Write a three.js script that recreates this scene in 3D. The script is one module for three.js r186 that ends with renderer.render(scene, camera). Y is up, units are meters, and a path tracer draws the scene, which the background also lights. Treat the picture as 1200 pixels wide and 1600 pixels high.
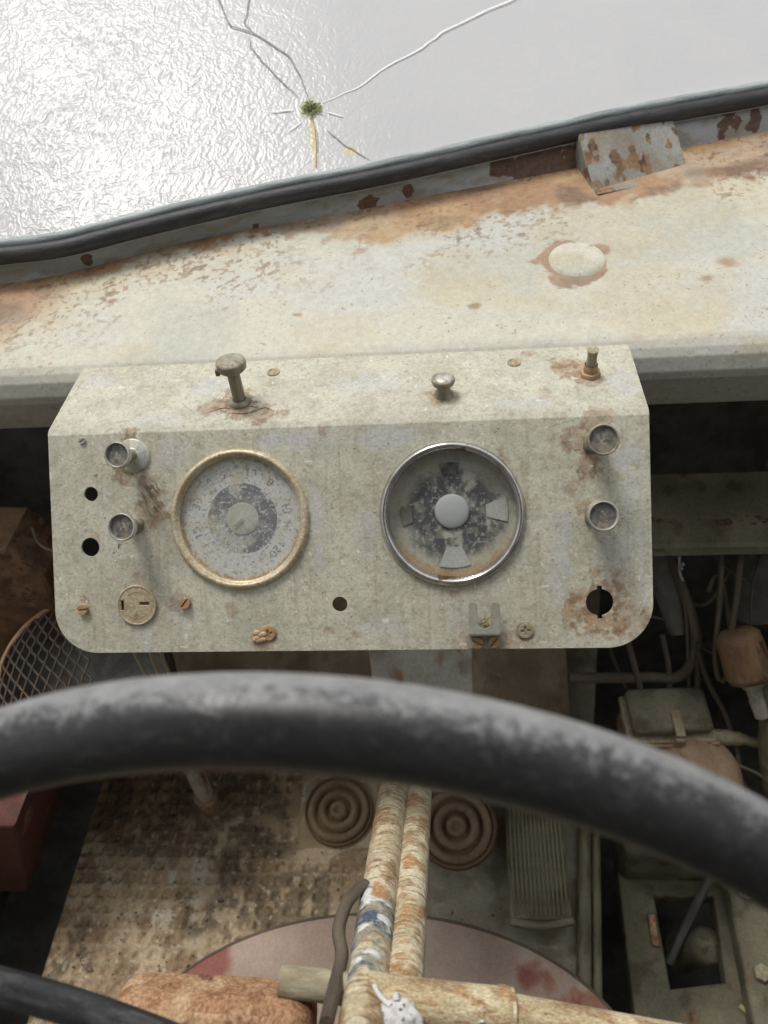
import * as THREE from 'three';
import { RoundedBoxGeometry } from 'three/addons/geometries/RoundedBoxGeometry.js';
import { mergeGeometries, toCreasedNormals } from 'three/addons/utils/BufferGeometryUtils.js';

// ---------------------------------------------------------------- camera, sky, sun, exposure
const scene = new THREE.Scene();
const camera = new THREE.PerspectiveCamera(66, 768 / 1024, 0.02, 40);
camera.position.set(0.0804, 0.9501, 0.4332);
camera.rotation.set(-0.774, 0.1274, -0.1152, 'YXZ');
camera.focus = 0.6;
camera.userData.fStop = 6.5;

{ // overcast sky: brightest overhead, a third as bright at the horizon
  const w = 128, h = 64, d = new Float32Array(w * h * 4);
  for (let j = 0; j < h; j++) for (let i = 0; i < w; i++) {
    const el = ((j + 0.5) / h - 0.5) * Math.PI, s = Math.max(0, Math.sin(el));
    const L = el > 0 ? 0.74 * (1 + 2 * s) / 3 : 0.08, k = (j * w + i) * 4;
    d[k] = L * 0.985; d[k + 1] = L; d[k + 2] = L * 1.03; d[k + 3] = 1;
  }
  const sky = new THREE.DataTexture(d, w, h, THREE.RGBAFormat, THREE.FloatType);
  sky.mapping = THREE.EquirectangularReflectionMapping; sky.magFilter = THREE.LinearFilter; sky.needsUpdate = true;
  scene.background = sky; scene.environment = sky;
}
const sun = new THREE.DirectionalLight(0xfffaf3, 1.5);
sun.position.set(-0.27 * 3, 0.6 + 0.93 * 3, -0.25 * 3); sun.target.position.set(0, 0.6, 0);
sun.castShadow = true; sun.shadow.radius = 36; sun.shadow.mapSize.set(2048, 2048);
Object.assign(sun.shadow.camera, { left: -1.2, right: 1.2, top: 1.2, bottom: -1.2, near: 0.1, far: 6 });
scene.add(sun, sun.target);
const renderer = new THREE.WebGLRenderer({ antialias: true });
renderer.toneMapping = THREE.LinearToneMapping;
renderer.toneMappingExposure = 1.44;
renderer.shadowMap.enabled = true;

// ---------------------------------------------------------------- noise and textures
const lerp = (a, b, t) => a + (b - a) * t, clamp = (x) => Math.min(1, Math.max(0, x));
const sst = (a, b, x) => { const t = clamp((x - a) / (b - a)); return t * t * (3 - 2 * t); };
const mix = (a, b, t) => [lerp(a[0], b[0], t), lerp(a[1], b[1], t), lerp(a[2], b[2], t)];
function hash(x, y, s) { let h = (Math.imul(x, 374761393) + Math.imul(y, 668265263) + Math.imul(s, 1442695041)) | 0; h = Math.imul(h ^ (h >>> 13), 1274126177); h = Math.imul(h ^ (h >>> 16), 2246822519); return ((h ^ (h >>> 15)) >>> 0) / 4294967296; }
const wrap = (i, p) => p ? ((i % p) + p) % p : i;
function noise(x, y, s, p = 0) {
  const xi = Math.floor(x), yi = Math.floor(y), fx = x - xi, fy = y - yi, u = fx * fx * (3 - 2 * fx), v = fy * fy * (3 - 2 * fy);
  const x0 = wrap(xi, p), x1 = wrap(xi + 1, p), y0 = wrap(yi, p), y1 = wrap(yi + 1, p);
  return lerp(lerp(hash(x0, y0, s), hash(x1, y0, s), u), lerp(hash(x0, y1, s), hash(x1, y1, s), u), v);
}
function fbm(x, y, o, s, p = 0) { let a = 0.5, r = 0, n = 0; for (let i = 0; i < o; i++) { r += a * noise(x, y, s + i * 17, p); n += a; a *= 0.5; x *= 2; y *= 2; p *= 2; } return r / n; }
let rs = 12345; const rnd = (a = 0, b = 1) => { rs = (Math.imul(rs, 1664525) + 1013904223) | 0; return a + (b - a) * ((rs >>> 0) / 4294967296); };

function dataTex(w, h, fn, srgb, repeat) { // fn(x, y) with x, y in 0..1 -> [r, g, b] 0..255 or a number 0..1
  const d = new Uint8Array(w * h * 4);
  for (let j = 0; j < h; j++) for (let i = 0; i < w; i++) {
    const c = fn((i + 0.5) / w, (j + 0.5) / h), k = (j * w + i) * 4;
    if (typeof c === 'number') d[k] = d[k + 1] = d[k + 2] = clamp(c) * 255; else for (let q = 0; q < 3; q++) d[k + q] = Math.min(255, Math.max(0, c[q]));
    d[k + 3] = 255;
  }
  const t = new THREE.DataTexture(d, w, h, THREE.RGBAFormat); t.magFilter = THREE.LinearFilter; t.minFilter = THREE.LinearFilter;
  if (srgb) t.colorSpace = THREE.SRGBColorSpace;
  if (repeat) t.wrapS = t.wrapT = THREE.RepeatWrapping;
  t.needsUpdate = true; return t;
}
function canvasTex(w, h, draw) { const c = document.createElement('canvas'); c.width = w; c.height = h; draw(c.getContext('2d'), w, h); const t = new THREE.CanvasTexture(c); t.colorSpace = THREE.SRGBColorSpace; return t; }

const TILE = 0.2; // metres covered by one tile of the weathered materials
const RUST = [[112, 86, 64], [138, 106, 78], [84, 64, 50]];
function weathered({ a, b, rust = 0.62, soft = 0.12, rustCols = RUST, speck = 0.25, dirt = 0.5, dirtCol = [96, 84, 66], seed = 1, size = 512, rough = 0.8, metal = 0, bump = 0.0005, freq = 5 }) {
  const rm = (x, y) => sst(rust, rust + soft, fbm(x * freq, y * freq, 5, seed + 3, freq));
  const map = dataTex(size, size, (x, y) => {
    let c = mix(a, b, sst(0.3, 0.7, fbm(x * 6, y * 6, 4, seed, 6)));
    c = mix(c, dirtCol, dirt * sst(0.45, 0.8, fbm(x * 12, y * 12, 4, seed + 50, 12)));
    const r = rm(x, y); if (r > 0) c = mix(c, mix(mix(rustCols[0], rustCols[1], sst(0.35, 0.65, fbm(x * 20, y * 20, 3, seed + 9, 20))), rustCols[2], sst(0.5, 0.75, fbm(x * 32, y * 32, 2, seed + 19, 32))), r);
    const s = (noise(x * 128, y * 128, seed + 30, 128) - 0.5) * 60 * speck + (noise(x * 256, y * 256, seed + 31, 256) - 0.5) * 50 * speck;
    return [c[0] + s, c[1] + s, c[2] + s];
  }, true, true);
  const bm = dataTex(size, size, (x, y) => 0.45 * fbm(x * 40, y * 40, 3, seed + 70, 40) + 0.35 * rm(x, y) * fbm(x * 80, y * 80, 2, seed + 71, 80) + 0.2 * fbm(x * 8, y * 8, 2, seed + 72, 8), false, true);
  return new THREE.MeshStandardMaterial({ map, bumpMap: bm, bumpScale: bump, roughness: rough, metalness: metal });
}
const plain = (r, g, b, rough = 0.7, o = {}) => new THREE.MeshStandardMaterial({ color: new THREE.Color().setRGB(r, g, b), roughness: rough, ...o });

// ---------------------------------------------------------------- geometry helpers
const V = (x, y, z) => new THREE.Vector3(x, y, z);
function boxUV(g, tile = TILE) {
  g = g.index ? g.toNonIndexed() : g; if (!g.attributes.normal) g.computeVertexNormals();
  const p = g.attributes.position, n = p.count, uv = new Float32Array(n * 2), A = V(), B = V(), C = V(), N = V();
  for (let i = 0; i < n; i += 3) {
    A.fromBufferAttribute(p, i); B.fromBufferAttribute(p, i + 1); C.fromBufferAttribute(p, i + 2); N.copy(B).sub(A).cross(C.clone().sub(A));
    const ax = Math.abs(N.x), ay = Math.abs(N.y), az = Math.abs(N.z), k = ax > ay && ax > az ? 0 : ay > az ? 1 : 2;
    [A, B, C].forEach((q, j) => { const c = k === 0 ? [q.z, q.y] : k === 1 ? [q.x, q.z] : [q.x, q.y]; uv[(i + j) * 2] = c[0] / tile; uv[(i + j) * 2 + 1] = c[1] / tile; });
  }
  g.setAttribute('uv', new THREE.BufferAttribute(uv, 2)); return g;
}
function scaleUV(g, su, sv) { const u = g.attributes.uv; for (let i = 0; i < u.count; i++) u.setXY(i, u.getX(i) * su, u.getY(i) * sv); return g; }
function tube(pts, r, o = {}) {
  const c = new THREE.CatmullRomCurve3(pts.map((p) => Array.isArray(p) ? V(...p) : p), false, 'centripetal'), L = c.getLength(), rad = o.rad ?? 12;
  const g = new THREE.TubeGeometry(c, o.seg ?? Math.max(8, pts.length * 8), r, rad, false);
  scaleUV(g, L / TILE, Math.max(1, Math.round(2 * Math.PI * r / TILE))); 
  if (o.caps === false) return g;
  const caps = [0, 1].map((t) => { const q = c.getPointAt(t), d = c.getTangentAt(t).multiplyScalar(t ? 1 : -1), k = new THREE.CircleGeometry(r, rad); k.applyQuaternion(new THREE.Quaternion().setFromUnitVectors(V(0, 0, 1), d)); k.translate(q.x, q.y, q.z); return k; });
  return mergeGeometries([g, ...caps]);
}
const along = (g, from, dir) => { g.applyQuaternion(new THREE.Quaternion().setFromUnitVectors(V(0, 1, 0), V(...dir).normalize())); g.translate(...from); return g; }; // a lathe (axis y) set on a point, along a direction
function lathe(pts, seg = 40) { const g = new THREE.LatheGeometry(pts.map(([r, y]) => new THREE.Vector2(r, y)), seg); let L = 0, R = 0; for (let i = 1; i < pts.length; i++) { L += Math.hypot(pts[i][0] - pts[i - 1][0], pts[i][1] - pts[i - 1][1]); R = Math.max(R, pts[i][0]); } return scaleUV(g, Math.max(1, Math.round(2 * Math.PI * R / TILE)), L / TILE); }
const latheZ = (pts, seg) => lathe(pts, seg).rotateX(Math.PI / 2); // axis along +z
const rbox = (w, h, d, r = 0.003, s = 3) => boxUV(new RoundedBoxGeometry(w, h, d, s, Math.min(r, w / 2.01, h / 2.01, d / 2.01)));
function sheetX(prof, x0, x1, th, nx = 1) { // a bent sheet: profile of [y, z] swept along x, with thickness to its left-hand side; uv = (x, arc length) in metres
  const n = prof.length, out = [], inn = [], S = [0];
  for (let i = 0; i < n; i++) {
    const a = prof[Math.max(0, i - 1)], b = prof[Math.min(n - 1, i + 1)], ty = b[0] - a[0], tz = b[1] - a[1], l = Math.hypot(ty, tz);
    out.push(prof[i]); inn.push([prof[i][0] - tz / l * th, prof[i][1] + ty / l * th]);
    if (i) S.push(S[i - 1] + Math.hypot(prof[i][0] - prof[i - 1][0], prof[i][1] - prof[i - 1][1]));
  }
  const pos = [], uv = [];
  const quad = (a, b, c, d, ua, ub, uc, ud) => { pos.push(...a, ...b, ...c, ...a, ...c, ...d); uv.push(...ua, ...ub, ...uc, ...ua, ...uc, ...ud); };
  for (let k = 0; k < nx; k++) { const xa = lerp(x0, x1, k / nx), xb = lerp(x0, x1, (k + 1) / nx);
    for (let i = 0; i < n - 1; i++) for (const [P, f] of [[out, 0], [inn, 1]]) {
      const A = [xa, ...P[i]], B = [xb, ...P[i]], C = [xb, ...P[i + 1]], D = [xa, ...P[i + 1]], ua = [xa, S[i]], ub = [xb, S[i]], uc = [xb, S[i + 1]], ud = [xa, S[i + 1]];
      f ? quad(A, B, C, D, ua, ub, uc, ud) : quad(A, D, C, B, ua, ud, uc, ub);
    }
    for (const i of [0, n - 1]) quad([xa, ...out[i]], [xb, ...out[i]], [xb, ...inn[i]], [xa, ...inn[i]], [xa, S[i]], [xb, S[i]], [xb, S[i]], [xa, S[i]]);
  }
  for (const x of [x0, x1]) for (let i = 0; i < n - 1; i++) quad([x, ...out[i]], [x, ...out[i + 1]], [x, ...inn[i + 1]], [x, ...inn[i]], [x, S[i]], [x, S[i + 1]], [x, S[i + 1]], [x, S[i]]);
  const g = new THREE.BufferGeometry(); g.setAttribute('position', new THREE.Float32BufferAttribute(pos, 3)); g.setAttribute('uv', new THREE.Float32BufferAttribute(uv, 2)); return toCreasedNormals(g, 0.7);
}
const setUV = (g, fn) => { const p = g.attributes.position, u = new Float32Array(p.count * 2); for (let i = 0; i < p.count; i++) { const q = fn(p.getX(i), p.getY(i), p.getZ(i)); u[2 * i] = q[0]; u[2 * i + 1] = q[1]; } g.setAttribute('uv', new THREE.BufferAttribute(u, 2)); return g; };
const circ = (s, x, y, r) => { const p = new THREE.Path(); p.absarc(x, y, r, 0, Math.PI * 2, true); s.holes.push(p); };
function extrude(s, depth, bevel = 0.0003, seg = 24) { return new THREE.ExtrudeGeometry(s, { depth, bevelEnabled: bevel > 0, bevelThickness: bevel, bevelSize: bevel, bevelOffset: -bevel, bevelSegments: 2, curveSegments: seg }); }

// ---------------------------------------------------------------- naming helpers
const taken = {};
function numbered(n) { const k = taken[n] = (taken[n] ?? -1) + 1; return k ? `${n}_${String(k).padStart(3, '0')}` : n; }
function tag(o, label, category, group) { o.userData.label = label; o.userData.category = category; if (group) o.userData.group = group; return o; }
function thing(name, label, category, group) { const o = new THREE.Group(); o.name = numbered(name); scene.add(o); return tag(o, label, category, group); }
function part(parent, name, g, m, label) { const o = new THREE.Mesh(g, m); o.name = name; parent.add(o); if (label) o.userData.label = label; return o; }
function single(name, g, m, label, category, group) { const o = new THREE.Mesh(g, m); o.name = numbered(name); scene.add(o); return tag(o, label, category, group); }
function structure(name, g, m) { const o = new THREE.Mesh(g, m); o.name = numbered(name); scene.add(o); o.userData.kind = 'structure'; return o; }

// ---------------------------------------------------------------- materials
const M = {
  darkMetal: weathered({ a: [118, 118, 114], b: [98, 97, 92], rust: 0.72, rustCols: [[104, 84, 68], [120, 98, 80], [88, 72, 60]], seed: 11, dirtCol: [96, 86, 70] }),
  olive: weathered({ a: [132, 127, 106], b: [112, 107, 88], rust: 0.74, seed: 21, dirtCol: [70, 60, 44], bump: 0.0008 }),
  footFloor: weathered({ a: [164, 160, 142], b: [146, 141, 122], rust: 0.7, soft: 0.2, seed: 23, dirtCol: [112, 100, 78], bump: 0.0008 }),
  tanRust: weathered({ a: [208, 194, 160], b: [186, 168, 132], rust: 0.5, soft: 0.34, seed: 31, dirt: 0.75, dirtCol: [146, 116, 84], rustCols: [[160, 122, 84], [180, 140, 100], [132, 98, 72]], freq: 22, speck: 0.8, bump: 0.001 }),
  rustOrange: weathered({ a: [188, 152, 116], b: [164, 124, 92], rust: 0.5, soft: 0.2, seed: 41, dirt: 0.7, dirtCol: [200, 174, 138], rustCols: [[150, 110, 80], [172, 134, 100], [128, 92, 68]], freq: 22, speck: 0.8, bump: 0.0008 }),
  rustBrown: weathered({ a: [128, 98, 70], b: [106, 80, 58], rust: 0.5, seed: 51, dirtCol: [70, 54, 40] }),
  redBrown: weathered({ a: [96, 54, 48], b: [84, 50, 44], rust: 0.7, seed: 61, dirtCol: [78, 62, 48], dirt: 0.6 }),
  greyMetal: weathered({ a: [168, 168, 158], b: [148, 146, 134], rust: 0.7, seed: 81, dirt: 0.6, dirtCol: [116, 106, 86] }),
  bracketGrey: weathered({ a: [150, 151, 146], b: [132, 131, 124], rust: 0.54, soft: 0.1, seed: 101, dirt: 0.5, dirtCol: [132, 112, 84], freq: 22 }),
  rubber: Object.assign(new THREE.MeshPhysicalMaterial(), { map: weathered({ a: [78, 79, 81], b: [62, 62, 64], rust: 2, seed: 111, dirt: 0.6, dirtCol: [128, 128, 127], speck: 0.4 }).map, roughness: 0.42, sheen: 1, sheenRoughness: 0.35, sheenColor: new THREE.Color().setRGB(0.6, 0.61, 0.63) }),
  seal: weathered({ a: [48, 48, 50], b: [38, 38, 40], rust: 2, seed: 121, dirt: 0.5, dirtCol: [84, 82, 78], speck: 0.15, rough: 0.55 }),
  dust: weathered({ a: [176, 162, 136], b: [154, 136, 110], rust: 0.6, soft: 0.2, rustCols: [[150, 134, 110], [180, 178, 164], [126, 106, 82]], seed: 131, dirt: 0.7, dirtCol: [136, 116, 90], bump: 0.001 }),
  pedal: weathered({ a: [138, 120, 95], b: [120, 101, 78], rust: 0.7, seed: 141, dirtCol: [116, 92, 68] }),
  meshBrown: weathered({ a: [80, 72, 67], b: [66, 59, 55], rust: 0.6, seed: 153 }),
  hose: weathered({ a: [106, 95, 82], b: [86, 76, 66], rust: 2, seed: 151, dirtCol: [104, 92, 74] }),
  housing: weathered({ a: [172, 146, 120], b: [150, 124, 100], rust: 0.66, seed: 161, dirtCol: [96, 78, 58] }),
  paleOld: weathered({ a: [176, 168, 142], b: [150, 144, 122], rust: 0.7, seed: 171, dirtCol: [120, 104, 80] }),
  canister: weathered({ a: [148, 120, 90], b: [126, 100, 74], rust: 0.62, seed: 181, dirtCol: [130, 106, 78] }),
    chrome: weathered({ a: [196, 194, 190], b: [176, 172, 168], rust: 0.68, soft: 0.05, rustCols: [[120, 100, 78], [150, 128, 96], [84, 72, 62]], seed: 191, dirt: 0.5, dirtCol: [140, 132, 116], metal: 0.85, rough: 0.24, bump: 0.0001, freq: 16 }),
  silver: weathered({ a: [206, 206, 198], b: [176, 174, 164], rust: 0.7, seed: 201, dirt: 0.5, dirtCol: [138, 128, 104], metal: 0.45, rough: 0.42, bump: 0.0002, freq: 14 }),
  knobGrime: weathered({ a: [172, 168, 150], b: [146, 141, 122], rust: 0.66, seed: 211, dirtCol: [96, 84, 62], rough: 0.6, metal: 0.2, freq: 14 }),
  brass: weathered({ a: [196, 172, 138], b: [174, 148, 116], rust: 0.6, seed: 221, rustCols: [[164, 130, 94], [184, 150, 112], [140, 108, 78]], dirtCol: [150, 126, 96], rough: 0.6, metal: 0.3, freq: 14 }),
  bezelTan: weathered({ a: [208, 196, 168], b: [192, 176, 146], rust: 0.58, soft: 0.2, seed: 231, rustCols: [[168, 144, 112], [188, 168, 136], [148, 124, 96]], dirt: 0.5, dirtCol: [164, 148, 120], rough: 0.45, metal: 0.3, freq: 24, speck: 0.6 }),
  clip: weathered({ a: [158, 158, 146], b: [140, 139, 126], rust: 0.7, seed: 241, dirtCol: [126, 114, 90], freq: 20 }),
  glass: new THREE.MeshPhysicalMaterial({ color: 0xffffff, transmission: 1, thickness: 0, roughness: 0.06, ior: 1.45 }),
  white: plain(0.88, 0.88, 0.88, 0.7), crackDark: plain(0.27, 0.265, 0.25, 0.8), strawDry: plain(0.5, 0.42, 0.24, 0.9), moss: plain(0.1, 0.12, 0.035, 0.95), mossPale: plain(0.3, 0.31, 0.14, 0.95), stain: plain(0.5, 0.4, 0.2, 0.9),
};

// ---------------------------------------------------------------- the setting: floor, cab walls (unseen ones sized for the light), an added part roof
{ // floor: flat, then the toe board slopes up to the firewall; the right edge runs out at a slant
  const xr = (z) => 0.2372 - 0.1316 * (z - 0.0), zs = [0.95, 0.6, 0.185, 0.0225, -0.1, -0.3], pos = [];
  const yOf = (z) => z > -0.1 ? 0 : (-0.1 - z) * 0.65;
  for (let i = 0; i < zs.length - 1; i++) { const a = zs[i], b = zs[i + 1], q = [[-0.385, yOf(a), a], [xr(a), yOf(a), a], [xr(b), yOf(b), b], [-0.385, yOf(b), b]]; for (const k of [0, 1, 2, 0, 2, 3]) pos.push(...q[k]);
    const s = [[xr(a), yOf(a), a], [xr(a), yOf(a) - 0.02, a], [xr(b), yOf(b) - 0.02, b], [xr(b), yOf(b), b]]; for (const k of [0, 1, 2, 0, 2, 3]) pos.push(...s[k]); }
  const g = new THREE.BufferGeometry(); g.setAttribute('position', new THREE.Float32BufferAttribute(pos, 3)); g.computeVertexNormals();
  structure('floor', boxUV(g), M.footFloor);
}
const wallBox = (w, h, d, x, y, z) => boxUV(new THREE.BoxGeometry(w, h, d).translate(x, y, z));
structure('firewall', wallBox(1.5, 1.1, 0.02, 0, 0.05, -0.47), M.darkMetal);
structure('side_wall', wallBox(0.02, 0.85, 1.5, -0.71, 0.0, 0.25), M.darkMetal);
structure('side_wall', wallBox(0.02, 1.2, 1.5, 0.8, 0.15, 0.25), M.darkMetal);
structure('rear_wall', wallBox(1.5, 1.9, 0.02, 0.045, 0.52, 0.97), M.greyMetal);
structure('added_shade_roof', wallBox(1.53, 0.03, 0.64, 0.045, 1.485, 0.67), M.greyMetal);  // unseen partial roof, added to hold back sky light from behind
structure('engine_bay_floor', wallBox(1.5, 0.02, 1.45, 0.045, -0.42, 0.245), M.darkMetal);

// ---------------------------------------------------------------- rubber floor mat with moulded square pits
{
  const P = 0.0162, x0 = -0.387, x1 = 0.0, z0 = -0.1, z1 = 0.5, nx = 192, nz = 296, pos = [], idx = [], uv = [];
  for (let j = 0; j <= nz; j++) for (let i = 0; i <= nx; i++) {
    let x = lerp(x0, x1, i / nx), z = lerp(z0, z1, j / nz);
    const a = Math.abs(((x / P) % 1 + 1) % 1 - 0.5), b = Math.abs(((z / P) % 1 + 1) % 1 - 0.5);
    const blank = sst(0.062, 0.056, Math.max(Math.abs(x + 0.072), Math.abs(z - 0.008))) ;
    const wear = sst(0.25, 0.6, fbm(x * 9 + 40, z * 9 + 40, 3, 5)), fill = sst(0.62, 0.78, fbm(x * 14 + 9, z * 14 + 9, 3, 6));
    const pit = sst(0.32, 0.24, Math.max(a, b)) * (1 - blank) * (0.4 + 0.6 * wear) * (1 - fill) * sst(-0.03, -0.06, x);
    pos.push(x, 0.008 - 0.0042 * pit + 0.0016 * (fbm(x * 30 + 7, z * 30 + 7, 3, 8) - 0.5) + 0.0035 * fbm(x * 6, z * 6, 2, 9), z); uv.push(x / TILE, z / TILE);
  }
  for (let j = 0; j < nz; j++) for (let i = 0; i < nx; i++) { const k = j * (nx + 1) + i; idx.push(k, k + nx + 1, k + 1, k + 1, k + nx + 1, k + nx + 2); }
  const g = new THREE.BufferGeometry(); g.setAttribute('position', new THREE.Float32BufferAttribute(pos, 3)); g.setAttribute('uv', new THREE.Float32BufferAttribute(uv, 2)); g.setIndex(idx); g.computeVertexNormals();
  const t = thing('floor_mat', 'dusty brown rubber floor mat moulded with rows of small square pits', 'mat');
  const mmap = dataTex(1000, 1280, (u, v) => { const x = lerp(x0, x1, u), z = lerp(z0, z1, v); let c = mix([184, 166, 138], [158, 138, 110], sst(0.35, 0.65, fbm(x * 20, z * 20, 5, 770)));
    const worn = sst(0.5, 0.62, fbm(x * 8 + 3, z * 8, 4, 771)) * sst(0.02, 0.1, z); c = mix(c, [198, 196, 180], 0.75 * worn * sst(0.4, 0.6, fbm(x * 60, z * 60, 3, 772))); c = mix(c, [134, 112, 86], 0.75 * sst(0.5, 0.66, fbm(x * 45, z * 45, 5, 773)));
    c = mix(c, mix([112, 100, 80], [88, 76, 60], fbm(x * 90, z * 90, 2, 775)), 0.7 * sst(0.52, 0.62, fbm(x * 11 + 6, z * 11, 4, 774)) * sst(0.35, 0.55, fbm(x * 70, z * 70, 4, 776))); // scattered caked dirt
    c = mix(c, [210, 204, 188], 0.5 * sst(0.68, 0.78, fbm(x * 150, z * 150, 3, 777))); const n = (noise(x * 800, z * 800, 778) - 0.5) * 30; return [c[0] + n, c[1] + n, c[2] + n]; }, true);
  part(t, 'pitted_sheet', setUV(g, (x, y, z) => [(x - x0) / (x1 - x0), (z - z0) / (z1 - z0)]), new THREE.MeshStandardMaterial({ map: mmap, roughness: 0.9, bumpMap: M.dust.bumpMap, bumpScale: 0.0006 }));
  // the mat's upper piece on the toe board
  const up = []; for (let s = 0; s <= 10; s++) up.push([0.01 + s * 0.0128, -0.101 - s * 0.0195]);
  part(t, 'toe_sheet', boxUV(sheetX(up, -0.387, 0.22, 0.006)), M.dust);
}

// ---------------------------------------------------------------- dashboard: sloping shelf, rolled edge, apron
const SL = Math.tan(10 * Math.PI / 180);
{
  const t = thing('dashboard', 'cream painted metal dashboard shelf with rolled front edge and rust along its back', 'dashboard');
  const prof = [[0.6 + SL * 0.46, -0.565], [0.6 + SL * 0.2, -0.305], [0.6 + SL * 0.033, -0.138]];
  const r = 0.024, cy = 0.6 - r, cz = -0.116; for (let k = 0; k <= 20; k++) { const a = (-10 + k * 5.25) * Math.PI / 180; prof.push([cy + r * Math.cos(a), cz + r * Math.sin(a)]); }
  prof.push([0.57, -0.0945], [0.545, -0.099]); prof.push([0.54, -0.104], [0.54, -0.13]);
  const g = sheetX(prof, -0.69, 0.78, -0.002);
  // painted sheet metal: the texture covers x -0.45..0.55 and 0..0.6 m of arc from the back edge
  const X0 = -0.45, XW = 1.0, SW = 0.6;
  const shelfAt = (x, s) => { // s = arc length from the back edge; the front edge lies near s = 0.47
    let c = mix([196, 193, 177], [184, 183, 170], sst(0.35, 0.65, fbm(x * 14, s * 14, 4, 300)));
    c = mix(c, [190, 191, 187], 0.5 * sst(0.52, 0.66, fbm(x * 9 + 3, s * 16, 4, 301)));
    c = mix(c, [186, 172, 136], 0.38 * sst(0.5, 0.7, fbm(x * 11 + 8, s * 20, 4, 302)));
    const zb = -(0.2965 + 0.205 * (x - 0.02)) + (x > 0 ? 0 : x * x * 0.137), d = (s - (0.565 + zb) / Math.cos(0.1745)); // distance in front of the sill line
    const ed = 0.012 * (fbm(x * 22, 3, 4, 303) - 0.5) * 4;
    const band = sst(0.066, 0.046, d + ed * 1.0 + 0.014 * (fbm(x * 90, s * 90, 3, 319) - 0.5) * 2 + 0.04 * sst(0.06, -0.1, x) - 0.01 * sst(0.2, 0.35, x));
    const rc = mix(mix([150, 116, 88], [172, 140, 106], fbm(x * 40, s * 60, 4, 304)), [124, 100, 78], sst(0.5, 0.7, fbm(x * 26, s * 40, 3, 305)));
    c = mix(c, rc, clamp(band * (0.62 + 0.6 * sst(0.3, 0.6, fbm(x * 16, s * 30, 4, 306)))));
    const hal = sst(0.09, 0.04, d + ed * 2.2) * sst(0.42, 0.6, fbm(x * 13, s * 26, 4, 307)); c = mix(c, [184, 158, 116], 0.5 * hal);
    const cl = sst(0.075, 0.02, Math.hypot(x + 0.33, (s - 0.385) * 1.2) + 0.05 * (fbm(x * 40, s * 40, 4, 309) - 0.5)); c = mix(c, rc, 0.85 * cl);
    const pd = Math.hypot(x - 0.1885, (s - 0.3695)), pr = 0.031 + 0.016 * (fbm(x * 60, s * 60, 3, 310) - 0.5) * 2; c = mix(c, mix(rc, [150, 120, 104], 0.5), 0.85 * sst(pr + 0.002, pr - 0.003, pd));
    for (const [sx, ss, sr] of [[0.29, 0.40, 0.01], [0.31, 0.38, 0.013], [-0.22, 0.39, 0.008], [0.0, 0.34, 0.012], [0.1, 0.42, 0.006], [-0.05, 0.42, 0.005]]) c = mix(c, rc, 0.7 * sst(sr, sr * 0.3, Math.hypot(x - sx, (s - ss) * 1.4) + 0.012 * (fbm(x * 90, s * 90, 3, 311) - 0.5)));
    { const near = Math.max(sst(0.15, 0.03, d) * sst(0.35, 0.6, fbm(x * 18, s * 18, 3, 331)), cl); c = mix(c, [132, 102, 76], 0.55 * sst(0.6, 0.7, fbm(x * 260, s * 260, 3, 332)) * near); c = mix(c, [106, 84, 64], 0.6 * sst(0.66, 0.74, fbm(x * 120 + s * 60, s * 140, 4, 333)) * near); }
    const n = noise(x * 900, s * 900, 312), m = noise(x * 260, s * 260, 313); const k = (n - 0.5) * 14 + (m - 0.5) * 12; c = [c[0] + k, c[1] + k, c[2] + k];
    if (noise(x * 380, s * 520, 314) > 0.9 && noise(x * 30, s * 30, 318) > 0.5) c = mix(c, [150, 130, 100], 0.55);
    if (noise(x * 230, s * 300, 315) > 0.972) c = mix(c, [122, 112, 92], 0.6);
    return c;
  };
  const map = dataTex(1800, 1080, (u, v) => shelfAt(X0 + u * XW, v * SW), true);
  const bump = dataTex(1024, 620, (u, v) => { const x = X0 + u * XW, s = v * SW; return 0.5 * fbm(x * 120, s * 120, 3, 316) + 0.5 * fbm(x * 420, s * 420, 2, 317); });
  setUV2(g, (x, s) => [(x - X0) / XW, s / SW]);
  part(t, 'shelf', g, new THREE.MeshStandardMaterial({ map, bumpMap: bump, bumpScale: 0.00035, roughness: 0.58 }));
  const plug = part(t, 'blanking_plug', boxUV(lathe([[0.0, 0.0045], [0.012, 0.0042], [0.019, 0.0034], [0.0232, 0.0018], [0.0242, 0.0002], [0.024, -0.001]], 48)), weathered({ a: [206, 203, 186], b: [190, 188, 172], rust: 0.74, seed: 321, dirt: 0.35, dirtCol: [160, 146, 112], freq: 14 }), 'round cream blanking plug ringed with rust');
  plug.position.set(0.1885, 0.6 + SL * 0.0985 + 0.0008, -0.2035); plug.rotation.x = 10 * Math.PI / 180;
}
function setUV2(g, fn) { const u = g.attributes.uv; for (let i = 0; i < u.count; i++) { const q = fn(u.getX(i), u.getY(i)); u.setXY(i, q[0], q[1]); } return g; }

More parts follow.
